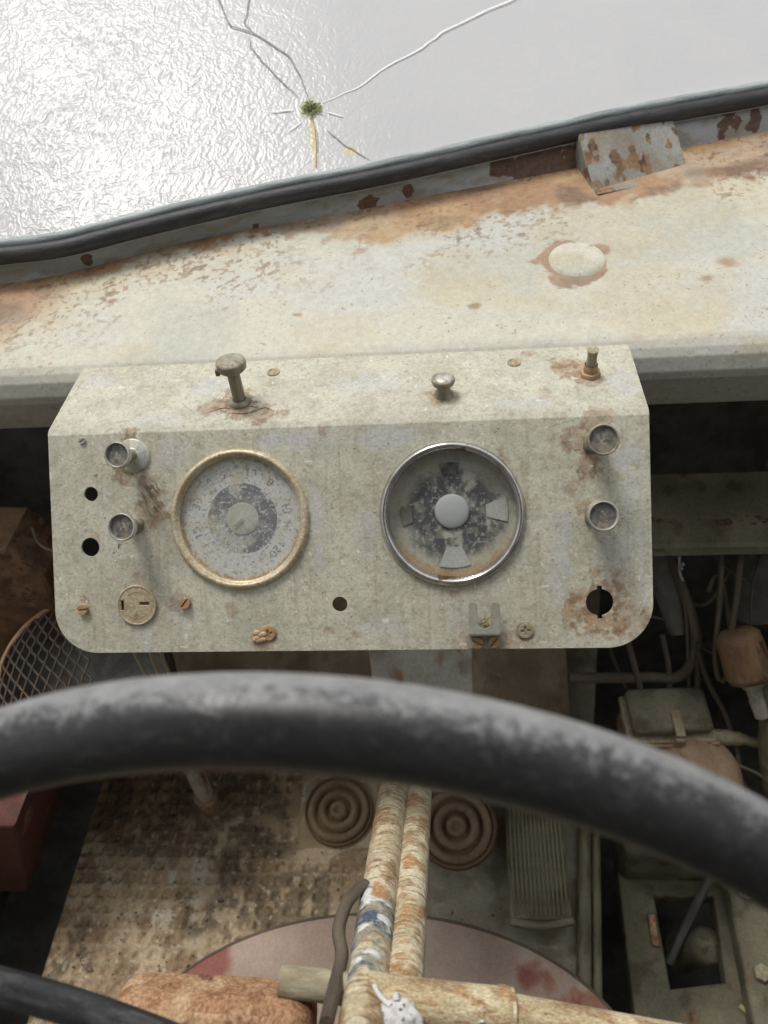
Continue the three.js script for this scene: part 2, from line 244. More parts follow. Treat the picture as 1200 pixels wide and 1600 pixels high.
// ---------------------------------------------------------------- windscreen surround: sill strip and bracket
const lowLine = [[-0.6, 0.612, -0.165], [-0.45, 0.615, -0.19], [-0.3319, 0.618, -0.2099], [-0.2737, 0.62, -0.2214], [-0.2172, 0.6241, -0.2414], [-0.1597, 0.6276, -0.2618], [-0.1, 0.6297, -0.2736], [-0.0398, 0.6313, -0.2826], [0.0203, 0.6338, -0.2965], [0.0807, 0.6357, -0.3074], [0.1713, 0.638, -0.324], [0.2700, 0.6405, -0.3455], [0.3827, 0.644, -0.371], [0.52, 0.648, -0.402], [0.76, 0.654, -0.45]];
const sealLine = [[-0.62, 0.634, -0.19], [-0.45, 0.638, -0.2035], [-0.3218, 0.6433, -0.2121], [-0.2634, 0.6443, -0.2185], [-0.2083, 0.6476, -0.2367], [-0.0947, 0.6535, -0.2704], [0.0222, 0.6584, -0.2978], [0.1412, 0.6642, -0.3309], [0.2631, 0.6702, -0.3632], [0.3852, 0.6743, -0.3882], [0.53, 0.68, -0.426], [0.77, 0.69, -0.486]];
const baseDir = V(0.968, 0.0436, -0.2471), upDir = V(-0.2396, 0.4532, -0.8586), facing = V(0.0746, 0.8903, 0.4492), sheetFoot = V(-0.2083, 0.6476, -0.2367);
{
  const t = thing('windscreen_surround', 'grey painted sill strip below black rubber seal, with flaked paint', 'window sill');
  const A = new THREE.CatmullRomCurve3(lowLine.map((p) => V(...p))), B = new THREE.CatmullRomCurve3(sealLine.map((p) => V(...p))), pos = [], n = 60;
  const q4 = (a, b, c, d) => pos.push(...a, ...b, ...c, ...a, ...c, ...d);
  for (let i = 0; i < n; i++) { const a = A.getPoint(i / n), b = A.getPoint((i + 1) / n), c = B.getPoint((i + 1) / n), d = B.getPoint(i / n);
    const k = (p, dy, dz) => [p.x, p.y + dy, p.z + dz]; q4(k(a, -0.006, 0), k(b, -0.006, 0), k(c, -0.001, -0.004), k(d, -0.001, -0.004)); q4(k(a, -0.006, -0.03), k(d, -0.001, -0.034), k(c, -0.001, -0.034), k(b, -0.006, -0.03)); }
  const g = new THREE.BufferGeometry(); g.setAttribute('position', new THREE.Float32BufferAttribute(pos, 3)); g.computeVertexNormals();
  const spots = [[-0.02, 0.04, 0.25, 0.006], [0.005, 0.3, 0.3, 0.01], [0.045, 0.55, 0.2, 0.006], [0.135, 0.7, 0.35, 0.014], [0.17, 0.55, 0.5, 0.03], [0.2, 0.6, 0.45, 0.014], [-0.1, 0.3, 0.2, 0.004], [0.35, 0.75, 0.4, 0.012], [0.375, 0.6, 0.4, 0.008], [-0.25, 0.6, 0.2, 0.004]]; // x, height share, height extent, half width of the flaked patches
  const sx0 = -0.6, sxw = 1.36, smap = dataTex(2000, 110, (u, v) => { const x = sx0 + u * sxw; let c = mix([166, 170, 169], [150, 153, 150], sst(0.3, 0.7, fbm(x * 30, v * 3, 4, 430))); c = mix(c, [136, 124, 104], 0.5 * sst(0.5, 0.7, fbm(x * 60, v * 5, 4, 431))); for (const [px, pv, ev, hw2] of spots) { const e = Math.hypot((x - px) / hw2, (v - pv) / ev) + 1.7 * (fbm(x * 120, v * 6, 4, 432) - 0.5); c = mix(c, mix([86, 66, 56], [112, 86, 68], noise(x * 300, v * 14, 433)), sst(1.0, 0.85, e)); } const n = (noise(x * 700, v * 50, 435) - 0.5) * 14; return [c[0] + n, c[1] + n, c[2] + n]; }, true);
  { const uv = []; for (let i = 0; i < pos.length / 3; i++) { const f = [0, 0, 1, 0, 1, 1][i % 6], back = Math.floor(i / 6) % 2; uv.push((pos[i * 3] - sx0) / sxw, back ? 0.5 : f); } g.setAttribute('uv', new THREE.Float32BufferAttribute(uv, 2)); }
  part(t, 'sill_strip', g, new THREE.MeshStandardMaterial({ map: smap, roughness: 0.7 }));
  // joint in the strip
  const b = thing('metal_bracket', 'rust spotted grey metal block bolted between dashboard shelf and black seal', 'bracket');
  const bs = new THREE.Shape(); bs.moveTo(0, -0.004); bs.lineTo(0.05, 0.0375); bs.lineTo(0.066, 0.0375); bs.lineTo(0.066, -0.004); bs.closePath(); // side view: x = towards the firewall, y = up
  const bg = extrude(bs, 0.091, 0.002, 6); bg.rotateY(Math.PI / 2); bg.translate(-0.0455, 0, 0); part(b, 'block', boxUV(bg), M.bracketGrey);
  b.position.set(0.2613, 0.637, -0.3095); b.rotation.y = 15.9 * Math.PI / 180;
  const fl = part(b, 'foot', rbox(0.097, 0.003, 0.008, 0.001), M.bracketGrey); fl.position.set(0.001, -0.001, 0.001); fl.rotation.x = 10 * Math.PI / 180;
}

// ---------------------------------------------------------------- white panel above the seal
{
  const t = thing('white_panel', 'glossy white wrinkle textured panel with star shaped crack above black seal', 'panel');
  const C = new THREE.CatmullRomCurve3(sealLine.map((p) => V(...p))), nu = 90, hs = [-0.004, 0.0, 0.004, 0.008, 0.013, 0.02, 0.03, 0.06, 0.12, 0.25, 0.45, 0.7], pos = [], uv = [], idx = [];
  for (let j = 0; j < hs.length; j++) for (let i = 0; i <= nu; i++) {
    const p = C.getPoint(i / nu), h = hs[j], lip = 0.006 * sst(0.012, -0.004, h) , q = p.clone().addScaledVector(upDir, h).addScaledVector(facing, 0.006 - lip * 1.3);
    pos.push(q.x, q.y, q.z); const d = q.clone().sub(sheetFoot); uv.push(d.dot(baseDir), d.dot(upDir));
  }
  for (let j = 0; j < hs.length - 1; j++) for (let i = 0; i < nu; i++) { const k = j * (nu + 1) + i; idx.push(k, k + 1, k + nu + 1, k + 1, k + nu + 2, k + nu + 1); }
  const g = new THREE.BufferGeometry(); g.setAttribute('position', new THREE.Float32BufferAttribute(pos, 3)); g.setAttribute('uv', new THREE.Float32BufferAttribute(uv, 2)); g.setIndex(idx); g.computeVertexNormals();
  // wrinkled paint, coarser and deeper at one end of the sheet
  const X0 = -0.25, XW = 0.95, YW = 0.5;
  const wr = (x, y) => { const w1 = fbm(x * 60, y * 60, 2, 400) * 3; const r = (f, s) => 1 - Math.abs(2 * fbm(x * f + w1, y * f * 0.8 + w1, 3, s) - 1) ; return 0.55 * r(150, 401) + 0.45 * r(280, 402); };
  const bump = dataTex(2048, 900, (u, v) => { const x = X0 + u * XW, y = v * YW - 0.02; const amp = lerp(1, 0.2, sst(-0.02, 0.3, x)) * (0.55 + 0.9 * fbm(x * 14 + 3, y * 14, 3, 409)); return 0.5 + amp * (wr(x, y) - 0.75) * 0.9; });
  const map = dataTex(1024, 450, (u, v) => { const x = (X0 + u * XW) / 1.0275, y = (v * YW - 0.02 + 0.0015) / 1.0284; let c = mix([196, 196, 196], [189, 189, 190], fbm(x * 12, y * 12, 4, 405)); const d = Math.hypot(x - 0.1845, y - 0.097); 
    c = mix(c, [150, 148, 80], 0.75 * sst(0.0125, 0.003, d + 0.016 * (fbm(x * 260, y * 260, 3, 406) - 0.5)));
    c = mix(c, [206, 186, 120], 0.55 * sst(0.004, 0.001, Math.abs(x - 0.1845 + (0.097 - y) * 0.13) + 0.004 * (fbm(x * 200, y * 200, 2, 407) - 0.5)) * sst(0.024, 0.034, y) * sst(0.097, 0.08, y));
    c = mix(c, [214, 190, 132], 0.7 * sst(0.01, 0.002, Math.hypot(x - 0.21, (y - 0.0397) * 1.1) + 0.01 * (fbm(x * 220, y * 220, 3, 408) - 0.5)));
    return c; }, true);
  setUV2(g, (x, y) => [(x - X0) / XW, (y + 0.02) / YW]);
  part(t, 'sheet', g, new THREE.MeshPhysicalMaterial({ map, bumpMap: bump, bumpScale: 0.0012, roughness: 0.23, specularIntensity: 0.6 }));
  const on = (x, y, w = 0.0062) => sheetFoot.clone().addScaledVector(baseDir, x * 1.0275).addScaledVector(upDir, y * 1.0284 - 0.0015).addScaledVector(facing, w);
  const crack = (name, pts, r, m, label) => { // a narrow raised strip, tapering to both ends
    const c = new THREE.CatmullRomCurve3(pts.map(([x, y]) => on(x, y, 0.0061)), false, 'centripetal'), n = pts.length * 5, ps = []; let pa, pb, pc;
    for (let i = 0; i <= n; i++) { const q = c.getPointAt(i / n), d = c.getTangentAt(i / n).cross(facing).normalize(), w = r * (0.35 + 0.65 * Math.min(1, 5 * Math.min(i, n - i) / n)) * rnd(0.75, 1.2), A = q.clone().addScaledVector(d, w), B = q.clone().addScaledVector(d, -w), C = q.clone().addScaledVector(facing, r * 0.12);
      if (i) for (const [u, v, U, W_] of [[pa, pc, A, C], [pc, pb, C, B]]) ps.push(...u.toArray(), ...v.toArray(), ...U.toArray(), ...v.toArray(), ...W_.toArray(), ...U.toArray()); pa = A; pb = B; pc = C; }
    const g = new THREE.BufferGeometry(); g.setAttribute('position', new THREE.Float32BufferAttribute(ps, 3)); g.computeVertexNormals(); part(t, name, g, m, label); };
  const jag = (pts, n, a) => { const o = []; for (let i = 0; i < pts.length - 1; i++) for (let k = 0; k < n; k++) { const f = k / n; o.push([lerp(pts[i][0], pts[i + 1][0], f) + rnd(-a, a), lerp(pts[i][1], pts[i + 1][1], f) + rnd(-a, a)]); } o.push(pts[pts.length - 1]); return o; };
  crack('dark_crack', jag([[0.119, 0.3], [0.1246, 0.2588], [0.131, 0.2152], [0.1519, 0.1977], [0.1778, 0.1632], [0.1837, 0.1371], [0.1855, 0.1046]], 3, 0.0007), 0.00075, M.crackDark);
  crack('dark_crack', jag([[0.168, 0.29], [0.1566, 0.2502], [0.1448, 0.2141], [0.1519, 0.1977]], 3, 0.0007), 0.0006, M.crackDark);
  crack('dark_crack', jag([[0.145, 0.196], [0.1454, 0.1801], [0.1602, 0.1433], [0.177, 0.1108]], 4, 0.0008), 0.00055, M.crackDark);
  crack('dark_crack', jag([[0.1934, 0.0676], [0.2064, 0.0452], [0.2252, 0.0231]], 4, 0.0006), 0.0005, M.crackDark);
  crack('white_crack', jag([[0.1972, 0.0991], [0.2329, 0.1079], [0.2615, 0.1237], [0.3034, 0.1405], [0.3257, 0.153], [0.3752, 0.1696], [0.4142, 0.1808], [0.45, 0.189]], 3, 0.0006), 0.0009, M.white, 'long white hairline crack');
  crack('white_crack', jag([[0.1481, 0.1004], [0.1695, 0.0978]], 3, 0.0003), 0.0008, M.white);
  crack('white_crack', jag([[0.1988, 0.087], [0.212, 0.0781]], 3, 0.0003), 0.0008, M.white);
  crack('white_crack', jag([[0.1735, 0.082], [0.1578, 0.0731]], 3, 0.0004), 0.0006, M.white);
  // black rubber seal under the sheet's edge, with a paler lip
  const sp = sealLine.map((p) => V(...p).addScaledVector(facing, 0.0022).addScaledVector(upDir, 0.0035));
  const sg = tube(sp, 0.0078, { seg: 120, rad: 16 }); part(t, 'rubber_seal', sg, M.seal, 'black rubber seal along the bottom of the sheet');
  const lp = sealLine.map((p) => V(...p).addScaledVector(facing, 0.0062).addScaledVector(upDir, 0.0135));
  part(t, 'seal_lip', tube(lp, 0.0042, { seg: 120, rad: 10 }), weathered({ a: [176, 184, 184], b: [148, 156, 156], rust: 0.8, seed: 411, dirt: 0.6, dirtCol: [120, 126, 124], rough: 0.5 }));
  // moss in the crack
  const m = thing('moss_tuft', 'tiny green moss tuft growing from the star shaped crack', 'moss');
  const tuft = (n, cx, cy, r0, len, mt, name) => { const gs = []; for (let i = 0; i < n; i++) { const a = rnd(0, Math.PI * 2), rr = r0 * Math.sqrt(rnd()), l = len * rnd(0.5, 1.2), p = [cx + rr * Math.cos(a), cy + rr * Math.sin(a)], q = [p[0] + l * Math.cos(a), p[1] + l * Math.sin(a)]; gs.push(tube([on(...p, 0.0063), on((p[0] + q[0]) / 2, (p[1] + q[1]) / 2, 0.0078), on(...q, 0.0066 + rnd(0, 0.0015))], 0.00035, { rad: 4, seg: 3, caps: false })); } part(m, name, mergeGeometries(gs), mt); };
  tuft(60, 0.1845, 0.0972, 0.003, 0.004, M.moss, 'fronds'); tuft(70, 0.1855, 0.093, 0.006, 0.0055, M.mossPale, 'dry_fronds');
  part(m, 'root_thread', mergeGeometries([tube([on(0.1845, 0.088), on(0.183, 0.068, 0.0065), on(0.1805, 0.05), on(0.1757, 0.029)], 0.00042, { rad: 5 }), tube([on(0.1835, 0.078), on(0.1842, 0.062, 0.0066), on(0.1805, 0.045)], 0.0003, { rad: 5 })]), M.stain);
}

// ---------------------------------------------------------------- instrument panel
const TT = 0.7291, W = 0.4232, HP = 0.1613, LF = 0.08;
{
  const t = thing('instrument_panel', 'grimy beige metal instrument panel with two round gauges and pull knobs', 'panel');
  t.position.set(0, 0.613, 0); t.rotation.x = -TT;
  // paint: x across, s = distance from the fold, negative down the face, positive back over the top flange
  const X0 = -0.22, XW = 0.44, S0 = -0.167, SW = 0.257;
  const wob = (x, s, f, k) => (fbm(x * f, s * f, 4, k) - 0.5);
  const rust = [ // x, s, radius, strength, tint 0 pink-brown .. 1 orange
    [-0.150, -0.007, 0.0075, 0.75, 0], [-0.157, -0.033, 0.009, 0.7, 0], [-0.139, -0.038, 0.008, 0.6, 0.1], [-0.136, -0.05, 0.009, 0.65, 0.1], [-0.131, -0.062, 0.011, 0.65, 0.15], [-0.145, -0.058, 0.006, 0.5, 0.1],
    [0.167, -0.02, 0.011, 0.6, 0.1], [0.172, -0.036, 0.012, 0.75, 0], [0.158, -0.022, 0.006, 0.5, 0], [0.178, -0.008, 0.012, 0.5, 0.3], [0.161, -0.05, 0.006, 0.4, 0.3], [0.17, -0.063, 0.007, 0.45, 0.7],
    [0.177, -0.13, 0.024, 0.75, 0.45], [0.163, -0.138, 0.011, 0.6, 0.7], [0.195, -0.14, 0.014, 0.4, 0.4], [0.2, -0.152, 0.012, 0.35, 0.4], [0.174, -0.109, 0.007, 0.5, 0.5],
    [0.113, -0.031, 0.007, 0.6, 0.2], [0.078, -0.122, 0.005, 0.6, 0.3], [-0.149, -0.108, 0.005, 0.4, 0.2], [-0.164, -0.125, 0.006, 0.4, 0.2], [-0.191, -0.1215, 0.004, 0.5, 0.2], [-0.119, -0.126, 0.009, 0.45, 0.2], [-0.058, -0.155, 0.009, 0.45, 0.5], [-0.081, -0.132, 0.006, 0.4, 0.2],
    [-0.012, -0.148, 0.004, 0.35, 0.3], [0.12, -0.154, 0.012, 0.4, 0.3], [0.085, -0.155, 0.008, 0.5, 0.3], [-0.01, -0.006, 0.006, 0.4, 0.1], [-0.18, -0.077, 0.005, 0.35, 0.4], [0.008, -0.15, 0.005, 0.3, 0.6],
    [-0.077, 0.02, 0.017, 0.8, 0.1], [-0.058, 0.013, 0.013, 0.75, 0.1], [-0.092, 0.023, 0.012, 0.6, 0.1], [-0.08, 0.04, 0.01, 0.55, 0.1], [-0.04, 0.012, 0.006, 0.5, 0.4], [0.074, 0.024, 0.013, 0.6, 0.75], [0.066, 0.03, 0.008, 0.55, 0.7], [0.17, 0.048, 0.014, 0.7, 0.35], [0.163, 0.06, 0.011, 0.6, 0.35], [0.18, 0.036, 0.012, 0.45, 0.2], [0.137, 0.073, 0.005, 0.55, 0.1], [-0.0545, 0.048, 0.006, 0.4, 0.5], [0.145, 0.022, 0.006, 0.3, 0.2],
  ];
  const blue = [[-0.035, -0.012, 0.03, 0.008, 0.8], [-0.018, -0.06, 0.007, 0.03, 0.75], [-0.017, -0.1, 0.005, 0.02, 0.6], [0.03, -0.013, 0.02, 0.009, 0.8], [-0.12, -0.02, 0.014, 0.012, 0.5], [0.017, -0.075, 0.008, 0.02, 0.5], [0.196, -0.03, 0.01, 0.007, 0.7], [0.153, -0.082, 0.007, 0.022, 0.75], [0.197, -0.055, 0.006, 0.02, 0.6], [0.185, -0.095, 0.016, 0.01, 0.5], [0.125, -0.085, 0.006, 0.02, 0.5], [0.03, -0.145, 0.022, 0.006, 0.5], [0.15, -0.115, 0.008, 0.02, 0.55], [-0.122, -0.13, 0.008, 0.012, 0.5], [-0.145, -0.154, 0.004, 0.014, 1], [-0.149, -0.143, 0.008, 0.004, 0.9], [-0.098, 0.045, 0.022, 0.012, 0.7], [-0.195, 0.06, 0.014, 0.01, 0.6], [0.02, 0.045, 0.03, 0.012, 0.55], [0.2, 0.03, 0.012, 0.018, 0.7], [0.12, 0.012, 0.03, 0.008, 0.5], [-0.135, 0.01, 0.02, 0.008, 0.4], [0.206, -0.09, 0.003, 0.04, 0.6], [0.09, -0.14, 0.02, 0.01, 0.35]];
  const scratches = Array.from({ length: 46 }, () => { const a = rnd(0, 6.28), l = rnd(0.003, 0.022); return [rnd(-0.21, 0.21), rnd(-0.16, 0.075), l * Math.cos(a), l * Math.sin(a), rnd(0.00025, 0.0006), rnd() > 0.45]; });
  const paint = (x, s) => {
    let c = mix([197, 195, 178], [188, 185, 168], sst(0.35, 0.65, fbm(x * 34, s * 34, 4, 500)));
    c = mix(c, [176, 174, 154], 0.6 * sst(0.48, 0.66, fbm(x * 60 + 5, s * 60, 5, 501)));
    c = mix(c, [206, 202, 180], 0.34 * sst(0.54, 0.7, fbm(x * 240 + 9, s * 240, 4, 503)));
    c = mix(c, [156, 150, 128], 0.38 * sst(0.56, 0.72, fbm(x * 310 + 2, s * 330, 4, 502)));
    c = mix(c, [158, 150, 124], 0.3 * sst(0.6, 0.78, fbm(x * 300, s * 22, 3, 521)) * sst(0.002, -0.01, s)); // dirt runs down the face
    for (const [bx, bs, rx, ry, k] of blue) { const dx = Math.abs(x - bx) / rx, ds = Math.abs(s - bs) / ry; if (dx > 2 || ds > 2) continue; const e = Math.hypot(dx, ds) + 1.6 * wob(x, s, 130, 504); c = mix(c, [190, 191, 193], k * 0.7 * sst(1.1, 0.6, e)); }
    for (const [bx, bs, r, k, o] of rust) { const dx = x - bx, ds = s - bs; if (Math.abs(dx) > 2 * r || Math.abs(ds) > 2 * r) continue; const e = Math.hypot(dx, ds) / r + 1.5 * wob(x, s, 110, 505) + 0.9 * wob(x, s, 380, 506);
      const rc = mix(mix([166, 144, 122], [178, 150, 114], o), mix([128, 104, 84], [140, 110, 78], o), sst(0.4, 0.65, fbm(x * 240, s * 240, 3, 507))); c = mix(c, rc, k * sst(1.05, 0.55, e)); }
    for (const [ax, as, dx, ds, w, li] of scratches) { const t2 = clamp(((x - ax) * dx + (s - as) * ds) / (dx * dx + ds * ds)), q = Math.hypot(x - ax - dx * t2, s - as - ds * t2); if (q < w) c = mix(c, li ? [222, 219, 204] : [128, 116, 94], 0.6 * (1 - q / w)); }
    const fine = (noise(x * 1500, s * 1500, 508) - 0.5) * 18 + (noise(x * 620, s * 620, 509) - 0.5) * 17; c = [c[0] + fine, c[1] + fine, c[2] + fine * 0.9];
    if (noise(x * 620, s * 720, 510) > 0.91) c = mix(c, [142, 132, 108], 0.5);
    if (noise(x * 260, s * 330, 511) > 0.955) c = mix(c, [232, 228, 208], 0.75);
    if (noise(x * 260, s * 280, 512) > 0.982) c = mix(c, [108, 98, 80], 0.6);
    return c;
  };
  const scr = (x, s) => { // scratched, flaking strip beside the left-hand knobs
    const w = sst(1, 0.4, Math.hypot((x + 0.136) / 0.012, (s + 0.05) / 0.018)); return w * sst(0.62, 0.7, noise((x * 0.75 + s * 0.6) * 900, (x - s) * 160, 520)); };
  const map = dataTex(1760, 1028, (u, v) => { const x = X0 + u * XW, s = S0 + v * SW; let c = paint(x, s); const k = scr(x, s); if (k > 0) c = mix(c, [112, 92, 74], 0.8 * k); return c; }, true);
  // the letter stamped in the paint below one knob
  const bump = dataTex(1024, 600, (u, v) => { const x = X0 + u * XW, s = S0 + v * SW; let f = 0; for (const [bx, bs, r, k] of rust) { const dx = x - bx, ds = s - bs; if (Math.abs(dx) > 2 * r || Math.abs(ds) > 2 * r) continue; f = Math.max(f, k * sst(1.05, 0.6, Math.hypot(dx, ds) / r + 1.5 * wob(x, s, 110, 505))); }
    return 0.5 * fbm(x * 190, s * 190, 3, 513) + 0.25 * noise(x * 800, s * 800, 514) + 0.25 * (1 - f * fbm(x * 300, s * 300, 2, 515)) - 0.3 * scr(x, s); });
  const mat = new THREE.MeshStandardMaterial({ map, bumpMap: bump, bumpScale: 0.00042, roughness: 0.64 });
  const UV = (x, s) => [(x - X0) / XW, (s - S0) / SW];

  const rc = 0.031, hw = W / 2, top = -0.003, sh = new THREE.Shape();
  sh.moveTo(-hw, top); sh.lineTo(-hw - 0.0012, -HP + rc); sh.absarc(-hw - 0.0012 + rc, -HP + rc, rc, Math.PI, Math.PI * 1.5, false); sh.lineTo(hw + 0.001 - rc, -HP); sh.absarc(hw + 0.001 - rc, -HP + rc, rc, Math.PI * 1.5, Math.PI * 2, false); sh.lineTo(hw, top); sh.closePath();
  circ(sh, -0.0724, -0.0664, 0.0455); circ(sh, 0.0776, -0.0666, 0.0455); circ(sh, -0.1815, -0.0456, 0.0052); circ(sh, -0.1839, -0.084, 0.0068); circ(sh, -0.0029, -0.1284, 0.0054); circ(sh, -0.1504, -0.1266, 0.0128);
  { const p = new THREE.Path(), r = 0.0093, a = 0.19, x = 0.1769, y = -0.1298, A = Math.PI / 2; // round socket hole with a notch above and below
    p.absarc(x, y, r, A - a, -A + a, true); p.lineTo(x + r * Math.sin(a), y - r - 0.0022); p.lineTo(x - r * Math.sin(a), y - r - 0.0022); p.absarc(x, y, r, -A - a, -3 * A + a, true); p.lineTo(x - r * Math.sin(a), y + r + 0.0022); p.lineTo(x + r * Math.sin(a), y + r + 0.0022); p.closePath(); sh.holes.push(p); }
  const face = extrude(sh, 0.0018, 0, 40); face.translate(0, 0, -0.0018); setUV(face, (x, y) => UV(x, y)); part(t, 'face_plate', face, mat);
  // fold and top flange
  const st = Math.sin(TT), ct = Math.cos(TT), prof = [], R = 0.006, th0 = Math.PI / 2 - TT; // turn from the face direction (0,1) to (st,-ct): angle of the bend
  const bend = Math.atan2(ct, st), d = R * Math.tan(bend / 2);
  prof.push([top, 0]); for (let k = 0; k <= 8; k++) { const a = bend * k / 8; prof.push([-d + R * Math.sin(a), -R + R * Math.cos(a)]); }
  prof.push([LF * 0.5 * st, -LF * 0.5 * ct], [LF * st, -LF * ct]);
  const fl = sheetX(prof.map(([y, z]) => [y, z]), -hw, hw, -0.0016); setUV2(fl, (x, s) => UV(x, s - 0.003)); part(t, 'top_flange', fl, mat);

  // ---- gauges
  const dialLeft = canvasTex(768, 768, (c, w) => {
    const k = w / 0.091, cx = w / 2, cy = w / 2; c.fillStyle = '#c3c5c1'; c.fillRect(0, 0, w, w);
    c.fillStyle = '#77797b'; c.beginPath(); c.arc(cx + 0.001 * k, cy, 0.0252 * k, 0, 7); c.fill();
    c.fillStyle = '#b4b4aa'; c.beginPath(); c.arc(cx + 0.001 * k, cy, 0.0118 * k, 0, 7); c.fill();
    c.textAlign = 'center'; c.textBaseline = 'middle'; c.fillStyle = '#70737a'; c.font = `bold ${0.0082 * k}px sans-serif`;
    for (const [a, s, f] of [[221, '20', 0.7], [197, '15', 0.9], [160, '30', 0.6], [133, '40', 0.25], [107, '50', 0.75], [76, '10', 0.9], [49, '0', 1], [12, '15', 0.9], [-9, '16', 1], [-41, '120', 0.9]]) {
      const q = a * Math.PI / 180, r = 0.0335 * k; c.save(); c.globalAlpha = f; c.translate(cx + r * Math.cos(q), cy - r * Math.sin(q)); c.rotate(Math.PI / 2 - q); c.fillText(s, 0, 0); c.restore(); }
    c.lineWidth = 0.0006 * k; c.strokeStyle = '#8a8c8e'; for (let a = -50; a <= 230; a += 9) { const q = a * Math.PI / 180; c.beginPath(); c.moveTo(cx + 0.0268 * k * Math.cos(q), cy - 0.0268 * k * Math.sin(q)); c.lineTo(cx + 0.0285 * k * Math.cos(q), cy - 0.0285 * k * Math.sin(q)); c.stroke(); }
    const im = c.getImageData(0, 0, w, w), p = im.data; // dust and lichen on the dial
    for (let j = 0; j < w; j++) for (let i = 0; i < w; i++) { const x = i / w, y = j / w, o = (j * w + i) * 4; let q = [p[o], p[o + 1], p[o + 2]];
      const f = fbm(x * 9, y * 9, 5, 600); q = mix(q, [200, 200, 190], 0.7 * sst(0.42, 0.66, f)); const web = 1 - Math.abs(2 * fbm(x * 26, y * 26, 3, 601) - 1); q = mix(q, [200, 199, 192], 0.6 * sst(0.9, 0.98, web) * sst(0.35, 0.6, fbm(x * 8 + 1, y * 8, 3, 605))); q = mix(q, [178, 168, 136], 0.4 * sst(0.56, 0.76, fbm(x * 11 + 4, y * 11, 5, 602)));
      const rr = Math.hypot(x - 0.5, y - 0.5); q = mix(q, [164, 128, 84], 0.75 * sst(0.44, 0.485, rr + 0.05 * (fbm(x * 30, y * 30, 3, 603) - 0.5)) * sst(0.3, 0.8, y));
      q = mix(q, [214, 213, 206], 0.7 * sst(0.62, 0.7, fbm(x * 60, y * 60, 3, 606))); q = mix(q, [128, 126, 118], 0.5 * sst(0.62, 0.72, fbm(x * 50 + 3, y * 50, 3, 608))); const n = (noise(x * 300, y * 300, 604) - 0.5) * 34; p[o] = q[0] + n; p[o + 1] = q[1] + n; p[o + 2] = q[2] + n; }
    c.putImageData(im, 0, 0);
  });
  const dialRight = canvasTex(768, 768, (c, w) => {
    const im = c.createImageData(w, w), p = im.data;
    for (let j = 0; j < w; j++) for (let i = 0; i < w; i++) { const x = i / w, y = j / w, o = (j * w + i) * 4, r = Math.hypot(x - 0.5, y - 0.5) / 0.5 + 0.35 * (fbm(x * 8, y * 8, 4, 610) - 0.5);
      let q = mix([168, 164, 140], [174, 174, 166], fbm(x * 6, y * 6, 3, 611)); q = mix(q, [70, 72, 75], 0.94 * sst(0.86, 0.56, r) * sst(0.2, 0.44, fbm(x * 9 + 3, y * 9, 5, 612)));
      const web = 1 - Math.abs(2 * fbm(x * 24, y * 24, 3, 613) - 1); q = mix(q, [176, 176, 166], 0.5 * sst(0.92, 0.99, web) * sst(0.42, 0.62, fbm(x * 7 + 1, y * 7, 3, 617))); q = mix(q, [150, 148, 134], 0.5 * sst(0.52, 0.7, fbm(x * 22, y * 22, 5, 614))); q = mix(q, [178, 178, 168], 0.6 * sst(0.62, 0.72, fbm(x * 40, y * 40, 3, 618)));
      q = mix(q, mix([150, 122, 88], [176, 150, 112], noise(x * 120, y * 120, 619)), 0.85 * sst(0.82, 0.95, Math.hypot(x - 0.5, y - 0.5) / 0.5 + 0.25 * (fbm(x * 30, y * 30, 3, 615) - 0.5)) * sst(0.62, 0.85, y));
      const n = (noise(x * 320, y * 320, 616) - 0.5) * 30; p[o] = q[0] + n; p[o + 1] = q[1] + n; p[o + 2] = q[2] + n; p[o + 3] = 255; }
    c.putImageData(im, 0, 0);
  });
  const gauge = (x, y, left) => {
    const g = new THREE.Group(); g.name = 'gauge'; t.add(g); g.position.set(x, y, 0); g.userData.label = left ? 'round gauge with rusty tan bezel and faded white numbered dial' : 'round gauge with chrome bezel and dark smudged dial';
    const zd = left ? -0.003 : -0.009;
    part(g, 'bezel', latheZ(left ? [[0.0438, zd], [0.0438, 0.0008], [0.0444, 0.0014], [0.0452, 0.0015], [0.0455, 0.0026], [0.0462, 0.0036], [0.0472, 0.004], [0.0484, 0.0037], [0.0494, 0.0026], [0.05, 0.001], [0.0501, -0.0004]] : [[0.0446, zd], [0.0446, 0.001], [0.0449, 0.0026], [0.0462, 0.0042], [0.0478, 0.0044], [0.0492, 0.0036], [0.0502, 0.0019], [0.0506, 0.0003], [0.0506, -0.0004]], 96), left ? M.bezelTan : M.chrome);
    const dial = new THREE.CircleGeometry(0.0455, 96); dial.translate(0, 0, zd); part(g, 'dial', dial, new THREE.MeshStandardMaterial({ map: left ? dialLeft : dialRight, roughness: 0.8 }));
    if (left) { // worn centre and short needle
      part(g, 'dial_centre', boxUV(latheZ([[0, 0.0006], [0.006, 0.0005], [0.0105, 0.0003], [0.0115, 0.0]], 48)).translate(0.001, 0, zd + 0.0002), weathered({ a: [184, 184, 174], b: [174, 172, 160], rust: 0.7, soft: 0.2, rustCols: [[164, 150, 122], [170, 160, 136], [150, 140, 118]], seed: 607, freq: 24, dirt: 0.3, dirtCol: [150, 146, 130] }));
      const n = rbox(0.009, 0.001, 0.0006, 0.0003); n.rotateZ(0.72); n.translate(-0.0022, -0.0022, zd + 0.0022); part(g, 'needle', n, plain(0.45, 0.42, 0.36, 0.8));
    } else {
      part(g, 'hub_disc', latheZ([[0, 0.0034], [0.006, 0.0031], [0.0105, 0.0022], [0.012, 0.001], [0.0122, 0]], 56).translate(0, 0.0015, zd + 0.0002), plain(0.42, 0.44, 0.44, 0.6), 'pale grey domed centre disc');
